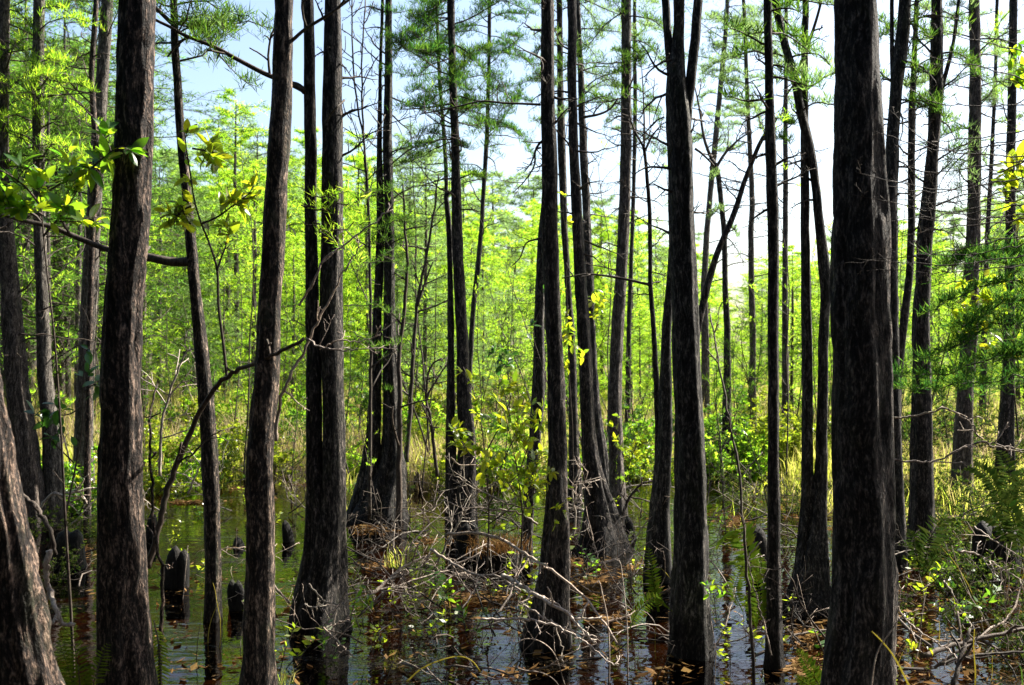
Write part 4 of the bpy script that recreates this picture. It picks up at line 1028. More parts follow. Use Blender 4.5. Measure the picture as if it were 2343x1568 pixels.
stick('fallen_branch', 'reddish sunlit broken stick low beside the leaning trunk at the left edge', [
    ([(112, 1260, 5.8), (104, 1318, 5.8), (115, 1346, 5.8), (126, 1390, 5.7), (142, 1425, 5.7), (172, 1430, 5.7)], 16, 9, 2, .15)], 516)
stick('dead_sapling', 'thin reddish stem standing in the water just right of the big left trunk', [
    ([(366, 1568, 6.5), (368, 1440, 6.5), (372, 1353, 6.5), (371, 1294, 6.5), (358, 1252, 6.5), (351, 1179, 6.5), (347, 1093, 6.5), (342, 1010, 6.5), (346, 930, 6.6), (360, 880, 6.7)], 11, 5, 6, .25)], 517, 'bark_red', 'sapling')
stick('dead_sapling', 'bare branching stem behind the elbow tree with bleached twigs', [
    ([(366, 1090, 9), (372, 960, 9), (395, 880, 9), (425, 810, 9), (470, 790, 9)], 8, 3, 8, .5), ([(385, 910, 9), (410, 880, 9), (450, 865, 9), (475, 850, 9)], 4, 2, 6, .35),
    ([(430, 1130, 9), (460, 1060, 9), (475, 1030, 9)], 5, 2, 4, .25)], 518, 'deadwood', 'sapling')
stick('bare_shoot', 'thin bare white branch arching right of the thickest trunk, uppermost of two', [
    ([(2035, 956, 6.2), (2090, 952, 6.2), (2140, 940, 6.2), (2165, 935, 6.2), (2200, 955, 6.2), (2218, 965, 6.2), (2240, 1000, 6.2), (2270, 1020, 6.2), (2360, 1040, 6.1)], 5, 3.5, 6, .2)], 519)
stick('bare_shoot', 'thin bare white branch sagging right of the thickest trunk, lower of two', [
    ([(2030, 1045, 6.0), (2070, 1055, 6.0), (2120, 1058, 6.0), (2160, 1048, 6.0), (2200, 1025, 6.0), (2250, 1012, 6.0), (2300, 1022, 6.0), (2370, 1035, 6.0)], 5, 3.5, 6, .2)], 520)
stick('fallen_branch', 'bent pale stick with a forked tip on the wet bank right of the thickest trunk', [
    ([(2030, 1380, 6.1), (2050, 1385, 6.1), (2075, 1420, 6.1), (2120, 1455, 6.0), (2160, 1480, 6.0), (2200, 1510, 5.9)], 5, 3, 8, .2),
    ([(2160, 1330, 6.4), (2180, 1360, 6.3), (2200, 1400, 6.3), (2230, 1440, 6.2)], 5, 2, 6, .2)], 521)
stick('fallen_branch', 'dark fallen branches crossing the leaf litter in the bottom right corner', [
    ([(2110, 1500, 6.0), (2200, 1470, 6.2), (2300, 1450, 6.3), (2380, 1430, 6.4)], 14, 8, 6, .3), ([(2150, 1520, 6.0), (2240, 1500, 6.0), (2350, 1490, 6.0)], 10, 5, 6, .3),
    ([(2180, 1568, 5.8), (2200, 1500, 5.9), (2220, 1440, 6.0)], 12, 8, 3, .2)], 522, 'twig')
stick('fallen_branch', 'grey curving twigs in dark shade at the right edge, low down', [
    ([(2190, 1260, 7.5), (2240, 1270, 7.5), (2290, 1300, 7.4), (2360, 1340, 7.3)], 5, 3, 8, .3), ([(2230, 1205, 7.8), (2280, 1240, 7.6), (2360, 1290, 7.4)], 4, 2, 7, .3)], 523)
stick('bare_shoot', 'thin crooked stem over the water gap left of the black pole-like trunk', [
    ([(1765, 1500, 6.6), (1740, 1400, 6.6), (1722, 1330, 6.6), (1712, 1290, 6.6), (1718, 1265, 6.6), (1742, 1240, 6.6)], 4, 2.5, 4, .15)], 524)
stick('dead_sapling', 'thin dark dead stem rising through the water right of the three-stemmed trunk', [
    ([(1730, 1600, 6.5), (1715, 1400, 6.5), (1705, 1250, 6.5), (1690, 1080, 6.6), (1660, 920, 6.8), (1640, 800, 7.0), (1625, 720, 7.2)], 8, 4, 6, .3)], 525, 'twig', 'sapling')
stick('dead_sapling', 'slim dark sapling left of the tiered trunk, forked near its top', [
    ([(929, 1058, 14), (938, 945, 14), (945, 819, 14), (953, 710, 14), (971, 612, 14), (991, 500, 14), (1000, 420, 14)], 12, 4, 9, .6),
    ([(955, 700, 14), (975, 640, 14), (990, 600, 14)], 7, 3, 4, .4)], 526, 'twig', 'sapling')
stick('dead_sapling', 'slim dark sapling close to the right of the pair on the flared stump', [
    ([(912, 1216, 12.2), (914, 1000, 12.2), (915, 909, 12.2), (914, 801, 12.2), (931, 637, 12.2), (926, 504, 12.2), (922, 420, 12.2)], 16, 4, 9, .6)], 527, 'twig', 'sapling')
stick('dead_sapling', 'thin bare stems in the sky gap left of the pair, upper half', [
    ([(846, 1190, 12.4), (848, 700, 12.4), (842, 450, 12.4), (832, 330, 12.4), (815, 220, 12.4), (805, 100, 12.4), (806, -20, 12.4)], 9, 3, 14, .9),
    ([(845, 520, 12.4), (838, 400, 12.4), (830, 280, 12.4), (828, 150, 12.4), (836, 0, 12.4)], 6, 3, 12, .8)], 528, 'twig', 'sapling')
stick('dead_sapling', 'thin sapling stem leaning right out of the shrub left of the tiered trunk', [
    ([(1000, 1090, 13), (985, 960, 13), (975, 905, 13), (985, 840, 13), (1010, 820, 13)], 9, 4, 6, .4), ([(975, 910, 13), (1005, 860, 13), (1025, 830, 13)], 6, 3, 4, .3)], 529, 'twig', 'sapling')
r = np.random.default_rng(90)
# veil of dead twigs reaching in from a bush beyond the right edge
veil = []
for k, (y0, x1, y1, sag) in enumerate([(285, 2060, 330, 15), (300, 2000, 300, 45), (330, 1985, 420, 60), (355, 2100, 410, 10), (390, 1960, 395, 40), (410, 2050, 455, 30), (430, 1930, 440, 50),
                                       (455, 2010, 510, 10), (480, 2080, 470, 30), (500, 1985, 560, -10), (520, 1915, 605, 10), (545, 2060, 545, 40), (570, 1950, 590, 25), (600, 2000, 615, 15), (200, 2110, 120, -20), (150, 2150, 60, -30), (240, 2080, 200, 20), (360, 2030, 250, 40)]):
    Y = 5.2 + 0.5 * r.random()
    veil.append(([(2420, y0 + r.normal(0, 8), Y), (2300, y0 * .75 + y1 * .25 + sag * .6, Y), (2150, y0 * .45 + y1 * .55 + sag, Y), (x1, y1, Y)], 4, 1.6, 7, .22))
stick('bare_shrub', 'veil of fine bare twigs reaching in from the right edge across the sky gaps', veil, 530, 'twig', 'shrub')

# ------------------------------------------------------------------ near cypress sprays on the right and small needle saplings
def sprays(name, label, Y, arms, mat, seed, cat='cypress sapling', tw=18, tl=0.16, ns=16, L=(0.04, 0.1), wd=0.005, base=None):
    r = np.random.default_rng(seed)
    root = thing(name, label, cat, W(arms[0][0][0], arms[0][0][1], Y) if base is None else base)
    for a in arms:
        wood, fol = MB(), MB()
        P = smooth_path([W(q[0], q[1], Y + (q[2] if len(q) > 2 else 0)) for q in a], 5 * len(a))
        P[1:] += np.cumsum(r.normal(0, .012, (len(P) - 1, 3)), 0)
        feather_branch(wood, fol, P, r, 0.006, tw, tl, ns, L, wd, 0.6, 0.08, 0.05, 0.6)
        b = wood.build('branch', M['twig'], root); fol.build('foliage', M[mat], b, smooth=False)
    return root
sprays('cypress_spray', 'dark green needle sprays drooping across the right side in front of the trunks', 6.2,
       [[(2430, 560), (2300, 590), (2200, 610), (2140, 640)], [(2430, 640), (2280, 640), (2180, 670), (2110, 700)], [(2430, 720), (2300, 740), (2200, 780), (2120, 790)],
        [(2430, 790), (2300, 830), (2180, 850), (2060, 860), (1990, 850)], [(2400, 850), (2280, 880), (2170, 900), (2080, 890), (2020, 860)], [(2430, 600), (2320, 560), (2240, 560), (2180, 580)],
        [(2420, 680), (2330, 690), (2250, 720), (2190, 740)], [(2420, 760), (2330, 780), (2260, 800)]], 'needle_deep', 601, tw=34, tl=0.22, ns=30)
sprays('cypress_spray', 'bright fine needle tufts in front of the fused twin trunks, mid height', 7.0,
       [[(690, 470, .2), (740, 440), (765, 430)], [(720, 510), (760, 520), (800, 500), (840, 500)], [(740, 540), (790, 560), (850, 600)], [(720, 480), (770, 470), (830, 470)]], 'needle_lime', 602, tw=10, tl=0.14, ns=10)
sprays('cypress_spray', 'green needles hanging before the pair of dark trunks at head height', 10.5,
       [[(820, 430), (870, 440), (930, 420)], [(830, 600), (880, 590), (920, 620)], [(790, 700), (850, 690), (900, 720)], [(800, 760), (850, 790), (900, 780)], [(840, 520), (890, 510), (950, 490)]], 'needle_dark', 603, tw=16, tl=0.25, ns=14)
sprays('cypress_spray', 'tuft of lime needles at the tip of the slanting dead stem', 8.8, [[(1740, 330), (1770, 285), (1800, 240)], [(1745, 320), (1765, 275), (1780, 250)]], 'needle_lime', 604, tw=9, tl=0.09, ns=6)
sprays('cypress_seedling', 'young dark green cypress with upright needles in front of the thin wavy trunk', 12.0,
       [[(1716, 960), (1705, 860), (1690, 780), (1680, 700)], [(1712, 900), (1730, 800), (1735, 720)], [(1712, 880), (1690, 840), (1660, 800)], [(1712, 890), (1740, 850), (1765, 830)]], 'needle_dark', 605, tw=16, tl=0.3, ns=14)
sprays('cypress_spray', 'low needle sprays hanging into the pond view between the elbow tree and the ragged trunk', 9.5,
       [[(580, 780), (620, 760), (660, 770)], [(590, 700), (640, 690), (690, 680)], [(640, 730), (690, 740), (720, 770)]], 'needle_dark', 606, tw=12, tl=0.25, ns=12)

# ------------------------------------------------------------------ ferns
def leaflet_mesh(mat):
    mb = MB()
    mb.add([(0, 0, 0), (-.12, .25, .02), (-.1, .7, 0), (0, 1, -.05), (.1, .7, 0), (.12, .25, .02)], [(0, 1, 2, 5)], None)
    mb.q[-1] = np.array([[0, 1, 2, 5]]); mb.q.append(np.array([[5, 2, 3, 4]]))
    return mb.mesh('leaflet', mat)
LFT = leaflet_mesh(M['fern'])
def fern(label, fronds, seed, single=False, wd=0.16, n=24, mat='fern'):
    """fronds: lists of (px, py, Y) from the foot to the tip"""
    r = np.random.default_rng(seed)
    p0 = W(*fronds[0][0])
    root = thing('fern', label, 'fern', p0)
    for fr in fronds:
        P = smooth_path([W(*q) for q in fr], n)
        mb = MB(); tube(mb, P, np.linspace(.004, .0012, n), 4)
        L = np.linalg.norm(np.diff(P, axis=0), axis=1).sum()
        T_, N_, B_ = frames(P)
        items = []
        sideax = unit(np.cross(T_[n // 2], [0.1, -0.8, 0.5]))
        for i in range(3, n):
            for s in (-1, 1):
                u = i / (n - 1)
                l = wd * L * (math.sin(math.pi * min(1, .12 + u * .88)) ** .7 + .04) * r.uniform(.85, 1.15)
                d = unit(sideax * s + T_[i] * .45 + np.array([0, 0, -.15]) + r.normal(0, .07, 3))
                items.append((P[i], d, l))
        if single:
            fo = mb.build('frond', M['twig'], root)
            for p, d, l in items:
                o = put_leaf(fo, 'bay_obj', p, d, (0.2, -.5, 1), l, r)
                o.data = LFT; o.name = 'leaflet'
        else:
            for p, d, l in items:
                s = unit(np.cross(d, [0.2, -.6, .8])) * l * .16
                mb.add([p, p + d * l * .4 + s, p + d * l, p + d * l * .4 - s], [(0, 1, 2, 3)])
            mb.build('frond', M[mat], root, smooth=False)
    return root
fern('two sunlit fern fronds beside the leaning trunk in the bottom left corner',
     [[(190, 1640, 5.6), (182, 1560, 5.6), (175, 1500, 5.6), (160, 1455, 5.6), (145, 1435, 5.6)], [(195, 1640, 5.7), (165, 1560, 5.7), (150, 1510, 5.7), (135, 1470, 5.7)], [(200, 1640, 5.6), (215, 1560, 5.6), (235, 1500, 5.6), (250, 1470, 5.6)]], 701, True)
fern('dim fern frond hanging at the water right of the big left trunk foot', [[(352, 1420, 5.9), (362, 1470, 5.9), (366, 1520, 5.9), (370, 1590, 5.9)]], 702, True)
fern('golden fern with arching fronds right of the three-stemmed trunk', [[(1720, 1340, 7.5), (1712, 1270, 7.5), (1690, 1215, 7.5), (1655, 1235, 7.5), (1640, 1260, 7.5)], [(1722, 1340, 7.4), (1740, 1300, 7.4), (1735, 1260, 7.4)],
      [(1718, 1340, 7.6), (1690, 1290, 7.6), (1660, 1290, 7.6)], [(1700, 1400, 7.3), (1680, 1350, 7.3), (1700, 1290, 7.3)]], 703, False, .2)
fern('narrow green fern fronds against the left foot of the three-stemmed trunk', [[(1505, 1400, 7.6), (1495, 1330, 7.6), (1488, 1280, 7.6), (1482, 1250, 7.6)], [(1508, 1400, 7.6), (1500, 1350, 7.6), (1490, 1310, 7.6)], [(1440, 1440, 7.2), (1460, 1400, 7.2), (1500, 1370, 7.2), (1540, 1400, 7.2)]], 704, False, .14)
fern('yellow fern frond lying on the wet bank left of the thickest trunk foot', [[(1890, 1590, 6.0), (1860, 1540, 6.0), (1835, 1500, 6.0), (1822, 1485, 6.0)], [(1900, 1590, 6.0), (1895, 1530, 6.0), (1905, 1490, 6.0)], [(1885, 1590, 6.0), (1840, 1560, 6.0), (1815, 1545, 6.0)]], 705, False, .2)
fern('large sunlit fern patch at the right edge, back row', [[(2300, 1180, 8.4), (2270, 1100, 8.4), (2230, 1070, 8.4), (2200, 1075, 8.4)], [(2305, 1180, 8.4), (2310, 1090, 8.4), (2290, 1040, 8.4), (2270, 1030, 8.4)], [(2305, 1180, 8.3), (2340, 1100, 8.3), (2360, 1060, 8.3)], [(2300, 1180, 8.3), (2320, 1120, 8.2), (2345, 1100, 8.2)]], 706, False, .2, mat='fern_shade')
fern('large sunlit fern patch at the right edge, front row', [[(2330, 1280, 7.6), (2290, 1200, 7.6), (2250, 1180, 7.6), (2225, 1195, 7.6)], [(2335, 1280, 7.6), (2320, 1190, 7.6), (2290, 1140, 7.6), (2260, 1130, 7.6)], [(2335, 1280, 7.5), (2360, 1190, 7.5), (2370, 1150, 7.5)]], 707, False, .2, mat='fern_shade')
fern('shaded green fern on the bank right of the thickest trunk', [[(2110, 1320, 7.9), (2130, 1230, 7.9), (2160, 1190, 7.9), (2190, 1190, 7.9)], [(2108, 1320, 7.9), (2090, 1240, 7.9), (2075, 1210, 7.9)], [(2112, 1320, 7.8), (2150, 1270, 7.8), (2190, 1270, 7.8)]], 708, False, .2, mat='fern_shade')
fern('green fern beside the black pole-like trunk at the water', [[(1730, 1440, 6.9), (1738, 1370, 6.9), (1725, 1310, 6.9), (1710, 1290, 6.9)], [(1730, 1440, 6.9), (1715, 1380, 6.9), (1700, 1360, 6.9)]], 709, False, .2)

# ------------------------------------------------------------------ cypress knees, stumps, mounds
def knee(name, label, px, pybase, pytop, w, seed, tops=1, mat='bark_wet', cat='cypress knee', group=None):
    r = np.random.default_rng(seed)
    Y = depth_of(pybase); root_p = W(px, pybase, Y)
    mb = MB()
    h = (pybase - pytop) / FPX * Y; R = w / FPX * Y / 2
    for k in range(tops):
        off = (k - (tops - 1) / 2) * R * 0.75
        hh = h * (1 if k == 0 else r.uniform(.75, 1))
        n = 14; u = np.linspace(0, 1, n)
        P = np.stack([off * (0.6 + .5 * u) + .02 * np.sin(u * 4 + seed), np.zeros(n) + .02 * np.cos(u * 3), -0.25 + (hh + .25) * u], 1) + root_p
        rad = R * (1.25 - .35 * u) * np.sqrt(np.clip(1 - u ** 7, 0, 1)) * (0.8 if tops > 1 else 1)
        TH, SS = np.meshgrid(np.linspace(0, 2 * np.pi, 18, endpoint=False), u)
        disp = 1 + .12 * np.cos(TH * 3 + seed) + .08 * noise2(8, 9, SS * 7, TH / 6.283 * 9, r)
        tube(mb, P, np.maximum(rad, .006), 18, disp)
    o = mb.build(name, M[mat])
    me = o.data
    o.location = tuple(root_p); me.transform(Matrix.Translation([-float(c) for c in root_p]))
    return tag(o, label, cat, group)
knee('cypress_knee', 'twin-pointed black cypress knee in the water between the big left trunk and elbow tree', 410, 1345, 1248, 48, 801, 2)
knee('cypress_knee', 'small dark knee touching the right side of the big left trunk', 346, 1232, 1172, 24, 802)
knee('cypress_knee', 'low round dark knee just left of the ragged near trunk', 541, 1252, 1228, 26, 803)
knee('cypress_knee', 'pointed dark knee right of the ragged near trunk', 655, 1240, 1190, 24, 804)
knee('cypress_knee', 'leaning dark knee touching the left foot of the ragged near trunk', 545, 1395, 1325, 36, 805, 2)
knee('cypress_knee', 'small dark knee just right of the pair on the flared stump', 958, 1120, 1080, 16, 806)
knee('cypress_knee', 'dark stubby knee in front of the tiered trunk', 1075, 1275, 1195, 44, 807, 2)
knee('tree_stump', 'dark stump mound topped with dry brown grass left of the centre trunk', 1140, 1300, 1245, 62, 808, 3, 'bark_wet', 'stump')
knee('tree_stump', 'root clump with reddish litter right of the ragged near trunk, far side of the pond', 672, 1065, 1025, 60, 809, 2, 'bark_wet', 'stump')
knee('tree_stump', 'black rotten stump in the deep shade at the right edge', 2275, 1330, 1190, 70, 810, 3, 'bark_wet', 'stump')
knee('cypress_knee', 'knee in shadow below the dark vine, right of the bell-based trunk', 1440, 1235, 1180, 22, 811)
knee('cypress_knee', 'dark knee in the shade under the golden fern', 1735, 1330, 1200, 50, 812)
knee('cypress_knee', 'low dark knee between the leaning trunk and the big left trunk', 165, 1300, 1210, 60, 813, 2)

def tuft(label, px, py, Y, n, h, seed, mat='litter', wd=.008, spread=.12, droop=.9, name='grass_tuft'):
    r = np.random.default_rng(seed); p = W(px, py, Y)
    root = p
    mb = MB()
    blades(mb, p[0] + r.normal(0, spread, n), p[1] + r.normal(0, spread, n), np.full(n, p[2]), r.uniform(.4, 1, n) * h, wd, r, droop)
    o = mb.build(name, M[mat], smooth=False)
    o.location = tuple(p); o.data.transform(Matrix.Translation([-float(c) for c in p]))
    return tag(o, label, 'grass tuft')
tuft('dry brown grass tuft on the stump mound left of the centre trunk', 1140, 1262, depth_of(1305) - .1, 420, .2, 901, 'litter', .006, .11, 1.6)
tuft('tuft of pale grass at the foot of the ragged near trunk', 640, 1568, 6.3, 60, .14, 902, 'grass', .005, .06, 1.2)
tuft('green grass blades standing in the water behind the dead twigs', 905, 1300, 8.4, 26, .22, 903, 'grass', .01, .05, .5)
tuft('reddish dry tuft on the root clump across the pond', 672, 1030, depth_of(1065), 140, .14, 904, 'litter', .01, .12, 1.5)

def reed(label, pts, w, seed, mat='grass'):
    P = smooth_path([W(*q) for q in pts], 28)
    mb = MB(); tube(mb, P, np.linspace(w, w * .5, 28) / FPX * pts[0][2] / 2, 5)
    o = mb.build('bent_reed', M[mat]); p = P[0]
    o.location = tuple(p); o.data.transform(Matrix.Translation([-float(c) for c in p]))
    return tag(o, label, 'reed')
reed('pale reed bent into a loop over black water, its upper arc', [(1292, 1568, 6.4), (1270, 1500, 6.4), (1240, 1470, 6.4), (1205, 1462, 6.4), (1180, 1476, 6.4), (1172, 1505, 6.4)], 3.5, 1, 'deadwood')
reed('pale reed lying low below the looped reed at the bottom centre', [(1172, 1525, 6.3), (1200, 1534, 6.3), (1240, 1540, 6.3), (1270, 1558, 6.3), (1290, 1590, 6.3)], 3.5, 2, 'deadwood')
reed('arched yellow reed at the bottom left of the centre base', [(930, 1560, 6.5), (965, 1530, 6.5), (1010, 1510, 6.5), (1050, 1502, 6.5), (1080, 1512, 6.5), (1102, 1540, 6.5)], 4, 3)
reed('brown drooping sedge stem standing right of the centre base, taller one', [(1392, 1600, 6.6), (1394, 1500, 6.6), (1390, 1420, 6.6), (1378, 1360, 6.6), (1370, 1330, 6.6), (1355, 1345, 6.6)], 5, 4, 'deadwood')
reed('brown drooping sedge stem behind the taller one, right of the centre base', [(1436, 1600, 6.6), (1436, 1500, 6.6), (1434, 1420, 6.6), (1424, 1320, 6.6), (1418, 1285, 6.6), (1405, 1280, 6.6)], 4, 5, 'deadwood')
reed('green reed leaning left across the foot of the thickest trunk', [(2090, 1590, 5.2), (2050, 1510, 5.2), (2020, 1470, 5.2), (1995, 1445, 5.2)], 5, 6)
reed('pale reed leaning right across the foot of the thickest trunk', [(1990, 1600, 5.2), (2005, 1500, 5.2), (2035, 1450, 5.2), (2065, 1410, 5.2), (2100, 1395, 5.2)], 4, 7, 'deadwood')
reed('thin upright reed on the littered bank in the bottom right', [(2230, 1600, 5.8), (2232, 1540, 5.8), (2228, 1480, 5.8), (2230, 1440, 5.8)], 4, 8)

# ------------------------------------------------------------------ tangles: shared dead branches, shoots and thin stems
def row_words(py):
    return 'far row' if py < 1150 else ('middle row' if py < 1280 else ('near row' if py < 1430 else 'front row'))
def tangle_mesh(seed, L, tw):
    r = np.random.default_rng(seed); mb = MB()
    P = wander((0, 0, 0.02), (1, r.normal(0, .2), .12), L, r, 9, 0.3, 0.02)
    twiggy(mb, P, 0.009, 0.0025, r, tw, L * .38, 5, 2 if tw < 8 else 1, 0.35, 0.15, 0.1)
    return mb.mesh('deadwood', M['deadwood'] if seed % 2 else M['twig'])
TANGLE = [tangle_mesh(1400 + k, (1.1, 1.5, 0.8, 1.3, 1.0, 0.7)[k], (9, 10, 7, 9, 10, 6)[k]) for k in range(6)]
r = np.random.default_rng(1500)
used_labels = {}
def uniq(lb):
    used_labels[lb] = used_labels.get(lb, 0) + 1
    return lb
tang = [(px, py) for px, py in [(880, 1300), (930, 1350), (980, 1400), (1040, 1360), (1090, 1280), (1130, 1420), (1180, 1360), (820, 1420), (870, 1480), (760, 1380), (700, 1440), (1230, 1480), (1330, 1330), (1380, 1390),
        (1430, 1300), (1450, 1450), (1300, 1250), (1200, 1240), (1060, 1200), (980, 1220), (900, 1200), (1000, 1480), (1100, 1520), (1680, 1380), (1720, 1450), (1660, 1300), (1700, 1200), (1740, 1160), (1830, 1480), (1840, 1240),
        (2080, 1430), (2130, 1490), (2200, 1440), (2260, 1500), (2310, 1420), (2100, 1350), (2180, 1300), (2250, 1230), (2310, 1330), (2140, 1540), (170, 1280), (130, 1230), (230, 1150), (180, 1350), (420, 1120), (520, 1110), (600, 1140),
        (380, 1180), (660, 1180), (1480, 1180), (1640, 1130), (1800, 1120), (2080, 1180), (2200, 1110), (2290, 1120)]]
tang += [(360 + 1900 * ((i * 0.61803 + .11) % 1), 1085 + 130 * ((i * 0.4142) % 1)) for i in range(44)]
tang += [(640 + 1500 * ((i * 0.61803 + .71) % 1), 1230 + 320 * ((i * 0.7321) % 1)) for i in range(36)]
tang += [(700 + 800 * ((i * 0.61803 + .3) % 1), 1190 + 260 * ((i * 0.5497) % 1)) for i in range(24)]
tl = {}
for k, (px, py) in enumerate(tang):
    Y = depth_of(py); x = (px - CX) / FPX * Y
    lb = 'dead twiggy branch lying in the ' + row_words(py) + ', ' + where_words(px, Y)
    tl.setdefault(lb, []).append(k)
    rt = thing('dead_branch', lb, 'branch', (x, Y, max(0.01, float(ground_h(np.array(x), np.array(Y))) + .02)), 'dead twiggy branches littering the swamp')
    o = link('deadwood', TANGLE[k % 6], rt); o.rotation_euler = (r.uniform(-.15, .15), r.uniform(-.35, .1), r.uniform(0, 6.28))
    q = r.uniform(.7, 1.25); o.scale = (q, q, q)
# thin bare saplings crowding the far shore
def wisp_mesh(seed, H):
    r = np.random.default_rng(seed); mb, fo = MB(), MB()
    P = wander((0, 0, -.2), (r.normal(0, .06), r.normal(0, .06), 1), H, r, 9, 0.10)
    tw = twiggy(mb, P, 0.016, 0.004, r, 15, H * .24, 5, 1, 0.28, 0.25, 0.25)
    for Q in tw[1:]:
        if r.random() < .55: shoots(fo, Q, r, 16, (.04, .11), .010, .8, .6)
    return mb.mesh('stem', M['twig']), fo.mesh('foliage', M['needle_lime'] if seed % 2 else M['needle_dark'])
WISP = [wisp_mesh(1600 + k, (3.2, 4.2, 2.4, 5.0, 1.8)[k]) for k in range(5)]
wl = [(-20 + 2400 * ((k * 0.61803 + .17) % 1) + r.normal(0, 12), 15.0 + 9 * r.random()) for k in range(96)]
for (px, Y), lb in zip(wl, ranked([(a, b, 2 + 3 * (i % 5)) for i, (a, b) in enumerate(wl)], 'thin twiggy sapling on the shore')):
    i = int(r.integers(5)); x = (px - CX) / FPX * Y
    rt = thing('shore_sapling', lb.replace('-looking', ''), 'sapling', (x, Y, max(-.1, float(ground_h(np.array(x), np.array(Y))))), 'thin saplings along the far shore')
    a = r.uniform(0, 6.28); q = r.uniform(.75, 1.2)
    for nm, me in zip(('stem', 'foliage'), WISP[i]):
        o = link(nm, me, rt); o.rotation_euler = (0, 0, a); o.scale = (q, q, q)
# bushes on the right bank and left corner, shade put into their leaf colour
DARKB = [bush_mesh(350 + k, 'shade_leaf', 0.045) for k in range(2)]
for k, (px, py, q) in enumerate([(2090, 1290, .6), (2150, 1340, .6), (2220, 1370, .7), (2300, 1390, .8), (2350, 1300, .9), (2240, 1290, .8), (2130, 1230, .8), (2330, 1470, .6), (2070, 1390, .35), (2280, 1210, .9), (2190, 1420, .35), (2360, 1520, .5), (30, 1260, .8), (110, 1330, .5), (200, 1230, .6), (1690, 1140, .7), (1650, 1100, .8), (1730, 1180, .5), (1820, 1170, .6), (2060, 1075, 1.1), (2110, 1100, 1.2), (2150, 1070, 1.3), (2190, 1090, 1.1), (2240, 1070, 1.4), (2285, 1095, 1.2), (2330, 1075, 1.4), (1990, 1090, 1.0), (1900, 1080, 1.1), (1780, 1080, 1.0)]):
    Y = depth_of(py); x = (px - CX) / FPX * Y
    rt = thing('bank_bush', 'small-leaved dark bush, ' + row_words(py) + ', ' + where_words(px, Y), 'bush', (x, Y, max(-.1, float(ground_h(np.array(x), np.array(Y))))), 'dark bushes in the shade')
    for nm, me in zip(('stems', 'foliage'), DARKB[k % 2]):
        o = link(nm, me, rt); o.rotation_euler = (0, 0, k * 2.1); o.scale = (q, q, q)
# small leafy sprigs among the sticks, and thin twiggy stems standing nearer
def sprig_mesh(seed, mat):
    r = np.random.default_rng(seed); mb, fo = MB(), MB()
    for k in range(3):
        P = wander((0, 0, -.05), (r.normal(0, .35), r.normal(0, .35), 1), r.uniform(.2, .5), r, 5, .2)
        tube(mb, P, np.linspace(.003, .0015, 6), 4)
        n = 13; u = .3 + .7 * r.random(n); b = np.stack([np.interp(u * 5, range(6), P[:, j]) for j in range(3)], 1)
        d = r.normal(0, 1, (n, 3)); d[:, 2] = np.abs(d[:, 2]) * .5; d /= np.linalg.norm(d, axis=1)[:, None]
        q = np.cross(d, r.normal(0, 1, (n, 3))); q /= np.linalg.norm(q, axis=1)[:, None]
        l = r.uniform(.03, .065, n)[:, None]
        v = np.stack([b, b + d * l * .5 + q * l * .22, b + d * l, b + d * l * .5 - q * l * .22], 1)
        fo.add(v.reshape(-1, 3), np.arange(n * 4).reshape(-1, 4))
    return mb.mesh('stem', M['twig']), fo.mesh('foliage', M[mat])
SPRIG = [sprig_mesh(1800 + k, ('leaf_yellow', 'leaf_green', 'leaf_yellow')[k]) for k in range(3)]
for k in range(46):
    px = 360 + 1960 * ((k * 0.61803 + .33) % 1); py = 1120 + 430 * ((k * 0.7548) % 1) ** 1.2
    Y = depth_of(py); x = (px - CX) / FPX * Y
    rt = thing('leafy_sprig', ('yellow-green', 'green', 'yellowish')[k % 3] + ' leafy sprig, ' + row_words(py) + ', ' + where_words(px, Y), 'sprig', (x, Y, max(0, float(ground_h(np.array(x), np.array(Y))))), 'leafy sprigs among the sticks')
    q = r.uniform(.8, 1.5)
    for nm, me in zip(('stem', 'foliage'), SPRIG[k % 3]):
        o = link(nm, me, rt); o.rotation_euler = (0, 0, k * 1.3); o.scale = (q, q, q)
for k in range(22):
    px = 380 + 1900 * ((k * 0.61803 + .55) % 1); py = 1130 + 150 * ((k * 0.7548) % 1)
    Y = depth_of(py); x = (px - CX) / FPX * Y; i = k % 5
    rt = thing('pond_sapling', 'thin twiggy sapling in the water, ' + row_words(py) + ', ' + where_words(px, Y), 'sapling', (x, Y, 0), 'thin saplings standing in the pond')
    q = r.uniform(.45, .8)
    for nm, me in zip(('stem', 'foliage'), WISP[i]):
        o = link(nm, me, rt); o.rotation_euler = (0, 0, k * 1.9); o.scale = (q * .8, q * .8, q)
# standing dead stems and reeds out of the near water
def reeds(n, seed):
    r = np.random.default_rng(seed)
    for k in range(n):
        px = r.uniform(380, 2340); py = 1240 + 330 * r.random()
        Y = depth_of(py); x = (px - CX) / FPX * Y; h = r.uniform(.25, .8)
        P = wander((0, 0, -.1), (r.normal(0, .2), r.normal(0, .2), 1), h, r, 8, .12, .06)
        mb = MB(); tube(mb, P, np.linspace(.0035, .0015, 9), 4)
        me = mb.mesh('reed_stalk', M[('deadwood', 'grass', 'twig')[k % 3]])
        o = link('reed_stalk', me, None, (x, Y, 0))
        tag(o, ('pale dead', 'greenish', 'dark dead')[k % 3] + ' thin stem rising in the ' + row_words(py) + ', ' + where_words(px, Y), 'stem', 'thin stems standing in the water')
reeds(60, 1700)

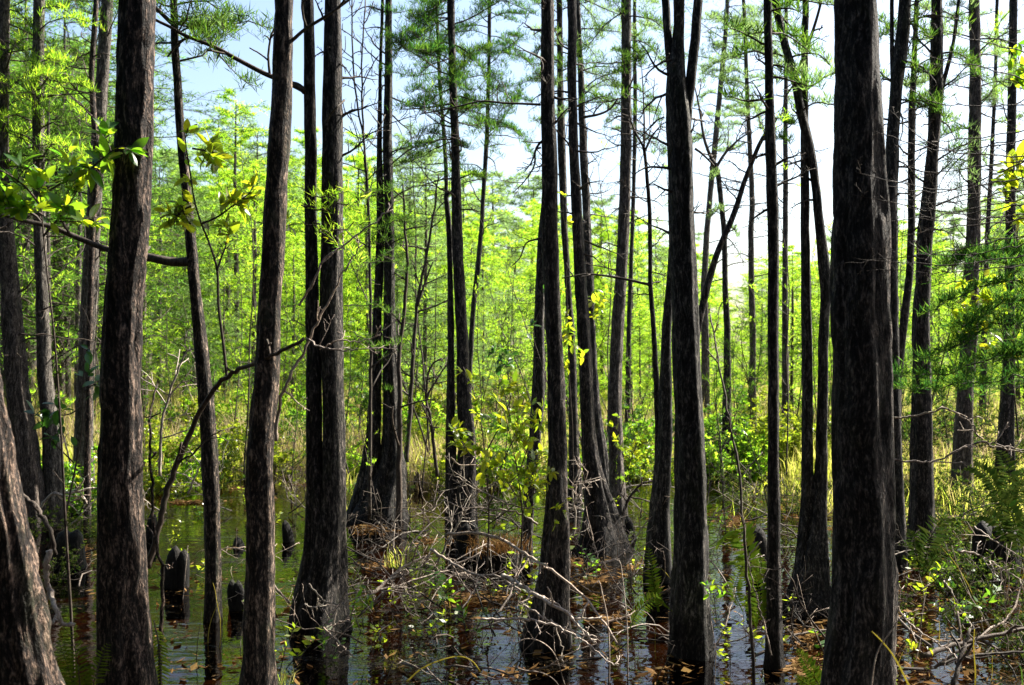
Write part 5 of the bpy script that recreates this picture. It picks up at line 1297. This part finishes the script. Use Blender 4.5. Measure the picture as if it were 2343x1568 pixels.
# ------------------------------------------------------------------ unseen swamp wood behind and beside the camera, added to cut fill light
def woods():
    r = np.random.default_rng(999)
    wood, fol = MB(), MB()
    n = 0
    while n < 260:
        x = r.uniform(-22, 22); y = r.uniform(-18, 12)
        if y > -3.5 and abs(x) < max(5.0, y * 0.62 + 4.5): continue
        if y > 3 and x > 0: continue                       # the right side stays open to the sun
        n += 1
        h = r.uniform(10, 16); rad = r.uniform(.1, .2)
        P = np.array([[x, y, -.4], [x + r.normal(0, .1), y + r.normal(0, .1), h * .5], [x + r.normal(0, .2), y + r.normal(0, .2), h]])
        tube(wood, smooth_path(P, 8), np.linspace(rad, .03, 8), 8)
        m = 1500
        u = r.random(m); a = r.uniform(0, 6.283, m); q = np.sqrt(r.random(m)) * 3.0 * (1.05 - u * .5)
        b = np.stack([x + q * np.cos(a), y + q * np.sin(a), 0.8 + u * (h - .6)], 1)
        d = r.normal(0, 1, (m, 3)); d /= np.linalg.norm(d, axis=1)[:, None]
        s = np.cross(d, r.normal(0, 1, (m, 3))); s /= np.linalg.norm(s, axis=1)[:, None]
        l = r.uniform(.18, .45, m)[:, None]
        v = np.stack([b, b + d * l * .5 + s * l * .16, b + d * l, b + d * l * .5 - s * l * .16], 1)
        fol.add(v.reshape(-1, 3), np.arange(m * 4).reshape(-1, 4))
    w = wood.build('unseen_shading_woods', M['bark']); tag(w, kind='stuff')
    f = fol.build('unseen_shading_foliage', M['unseen_wood_leaf'], smooth=False); tag(f, kind='stuff')
woods()
def side_woods():
    r = np.random.default_rng(998)
    wood, fol = MB(), MB()
    for k in range(80):
        y = 15 + 45 * r.random(); side = -1 if k % 2 else 1
        x = side * (y * 0.52 + 4 + r.random() ** 1.3 * (10 + y * 0.35))
        z0 = float(ground_h(np.array(x), np.array(y)))
        h = r.uniform(5, 8.5)
        tube(wood, smooth_path([(x, y, z0 - .2), (x + r.normal(0, .1), y, z0 + h * .5), (x + r.normal(0, .15), y, z0 + h)], 6), np.linspace(.09, .015, 6), 6)
        for j in range(26):
            u = (j + r.random()) / 26; a = r.uniform(0, 6.283)
            P = wander((x, y, z0 + .6 + (h - .6) * u), (math.cos(a), math.sin(a), r.uniform(-.1, .7)), (1.6 * math.sin(math.pi * (.15 + .85 * u)) + .25) * r.uniform(.5, 1.2), r, 5, .3, .06)
            shoots(fol, P, r, 60, (.12, .34), .035, .4, 1.1)
    tag(wood.build('side_woods', M['bark_grey']), kind='stuff')
    tag(fol.build('side_woods_foliage', M['needle_lime'], smooth=False), kind='stuff')
    n = 40000
    y = 14 + 50 * r.random(n) ** 1.6; sd = np.where(r.random(n) < .5, -1, 1)
    x = sd * (y * 0.54 + 0.5 + r.random(n) * (8 + y * .3)); z = ground_h(x, y); kp = z > -.05
    mb = MB(); blades(mb, x[kp], y[kp], z[kp] - .03, r.uniform(.3, .95, kp.sum()), .02, r, .5)
    tag(mb.build('side_marsh_grass', M['grass'], smooth=False), kind='stuff')
side_woods()

# ------------------------------------------------------------------ where several things still share a label, add their order from the left
bpy.context.view_layer.update()
same = {}
for o in COL.objects:
    if o.parent is None and 'label' in o and 'category' in o: same.setdefault(o['label'], []).append(o)
for lb, obs in same.items():
    if len(obs) < 2: continue
    obs.sort(key=lambda o: o.location.x / max(o.location.y, 0.5))
    n = len(obs)
    for i, o in enumerate(obs):
        w = 'leftmost' if i == 0 else ('rightmost' if i == n - 1 else ('second', 'third', 'fourth', 'fifth', 'sixth')[min(i - 1, 4)] + ' from left')
        parts = lb.split(', ')
        new = w + ' ' + lb
        if len(new.split()) > 16: new = new.replace(' the ', ' ')
        o['label'] = new
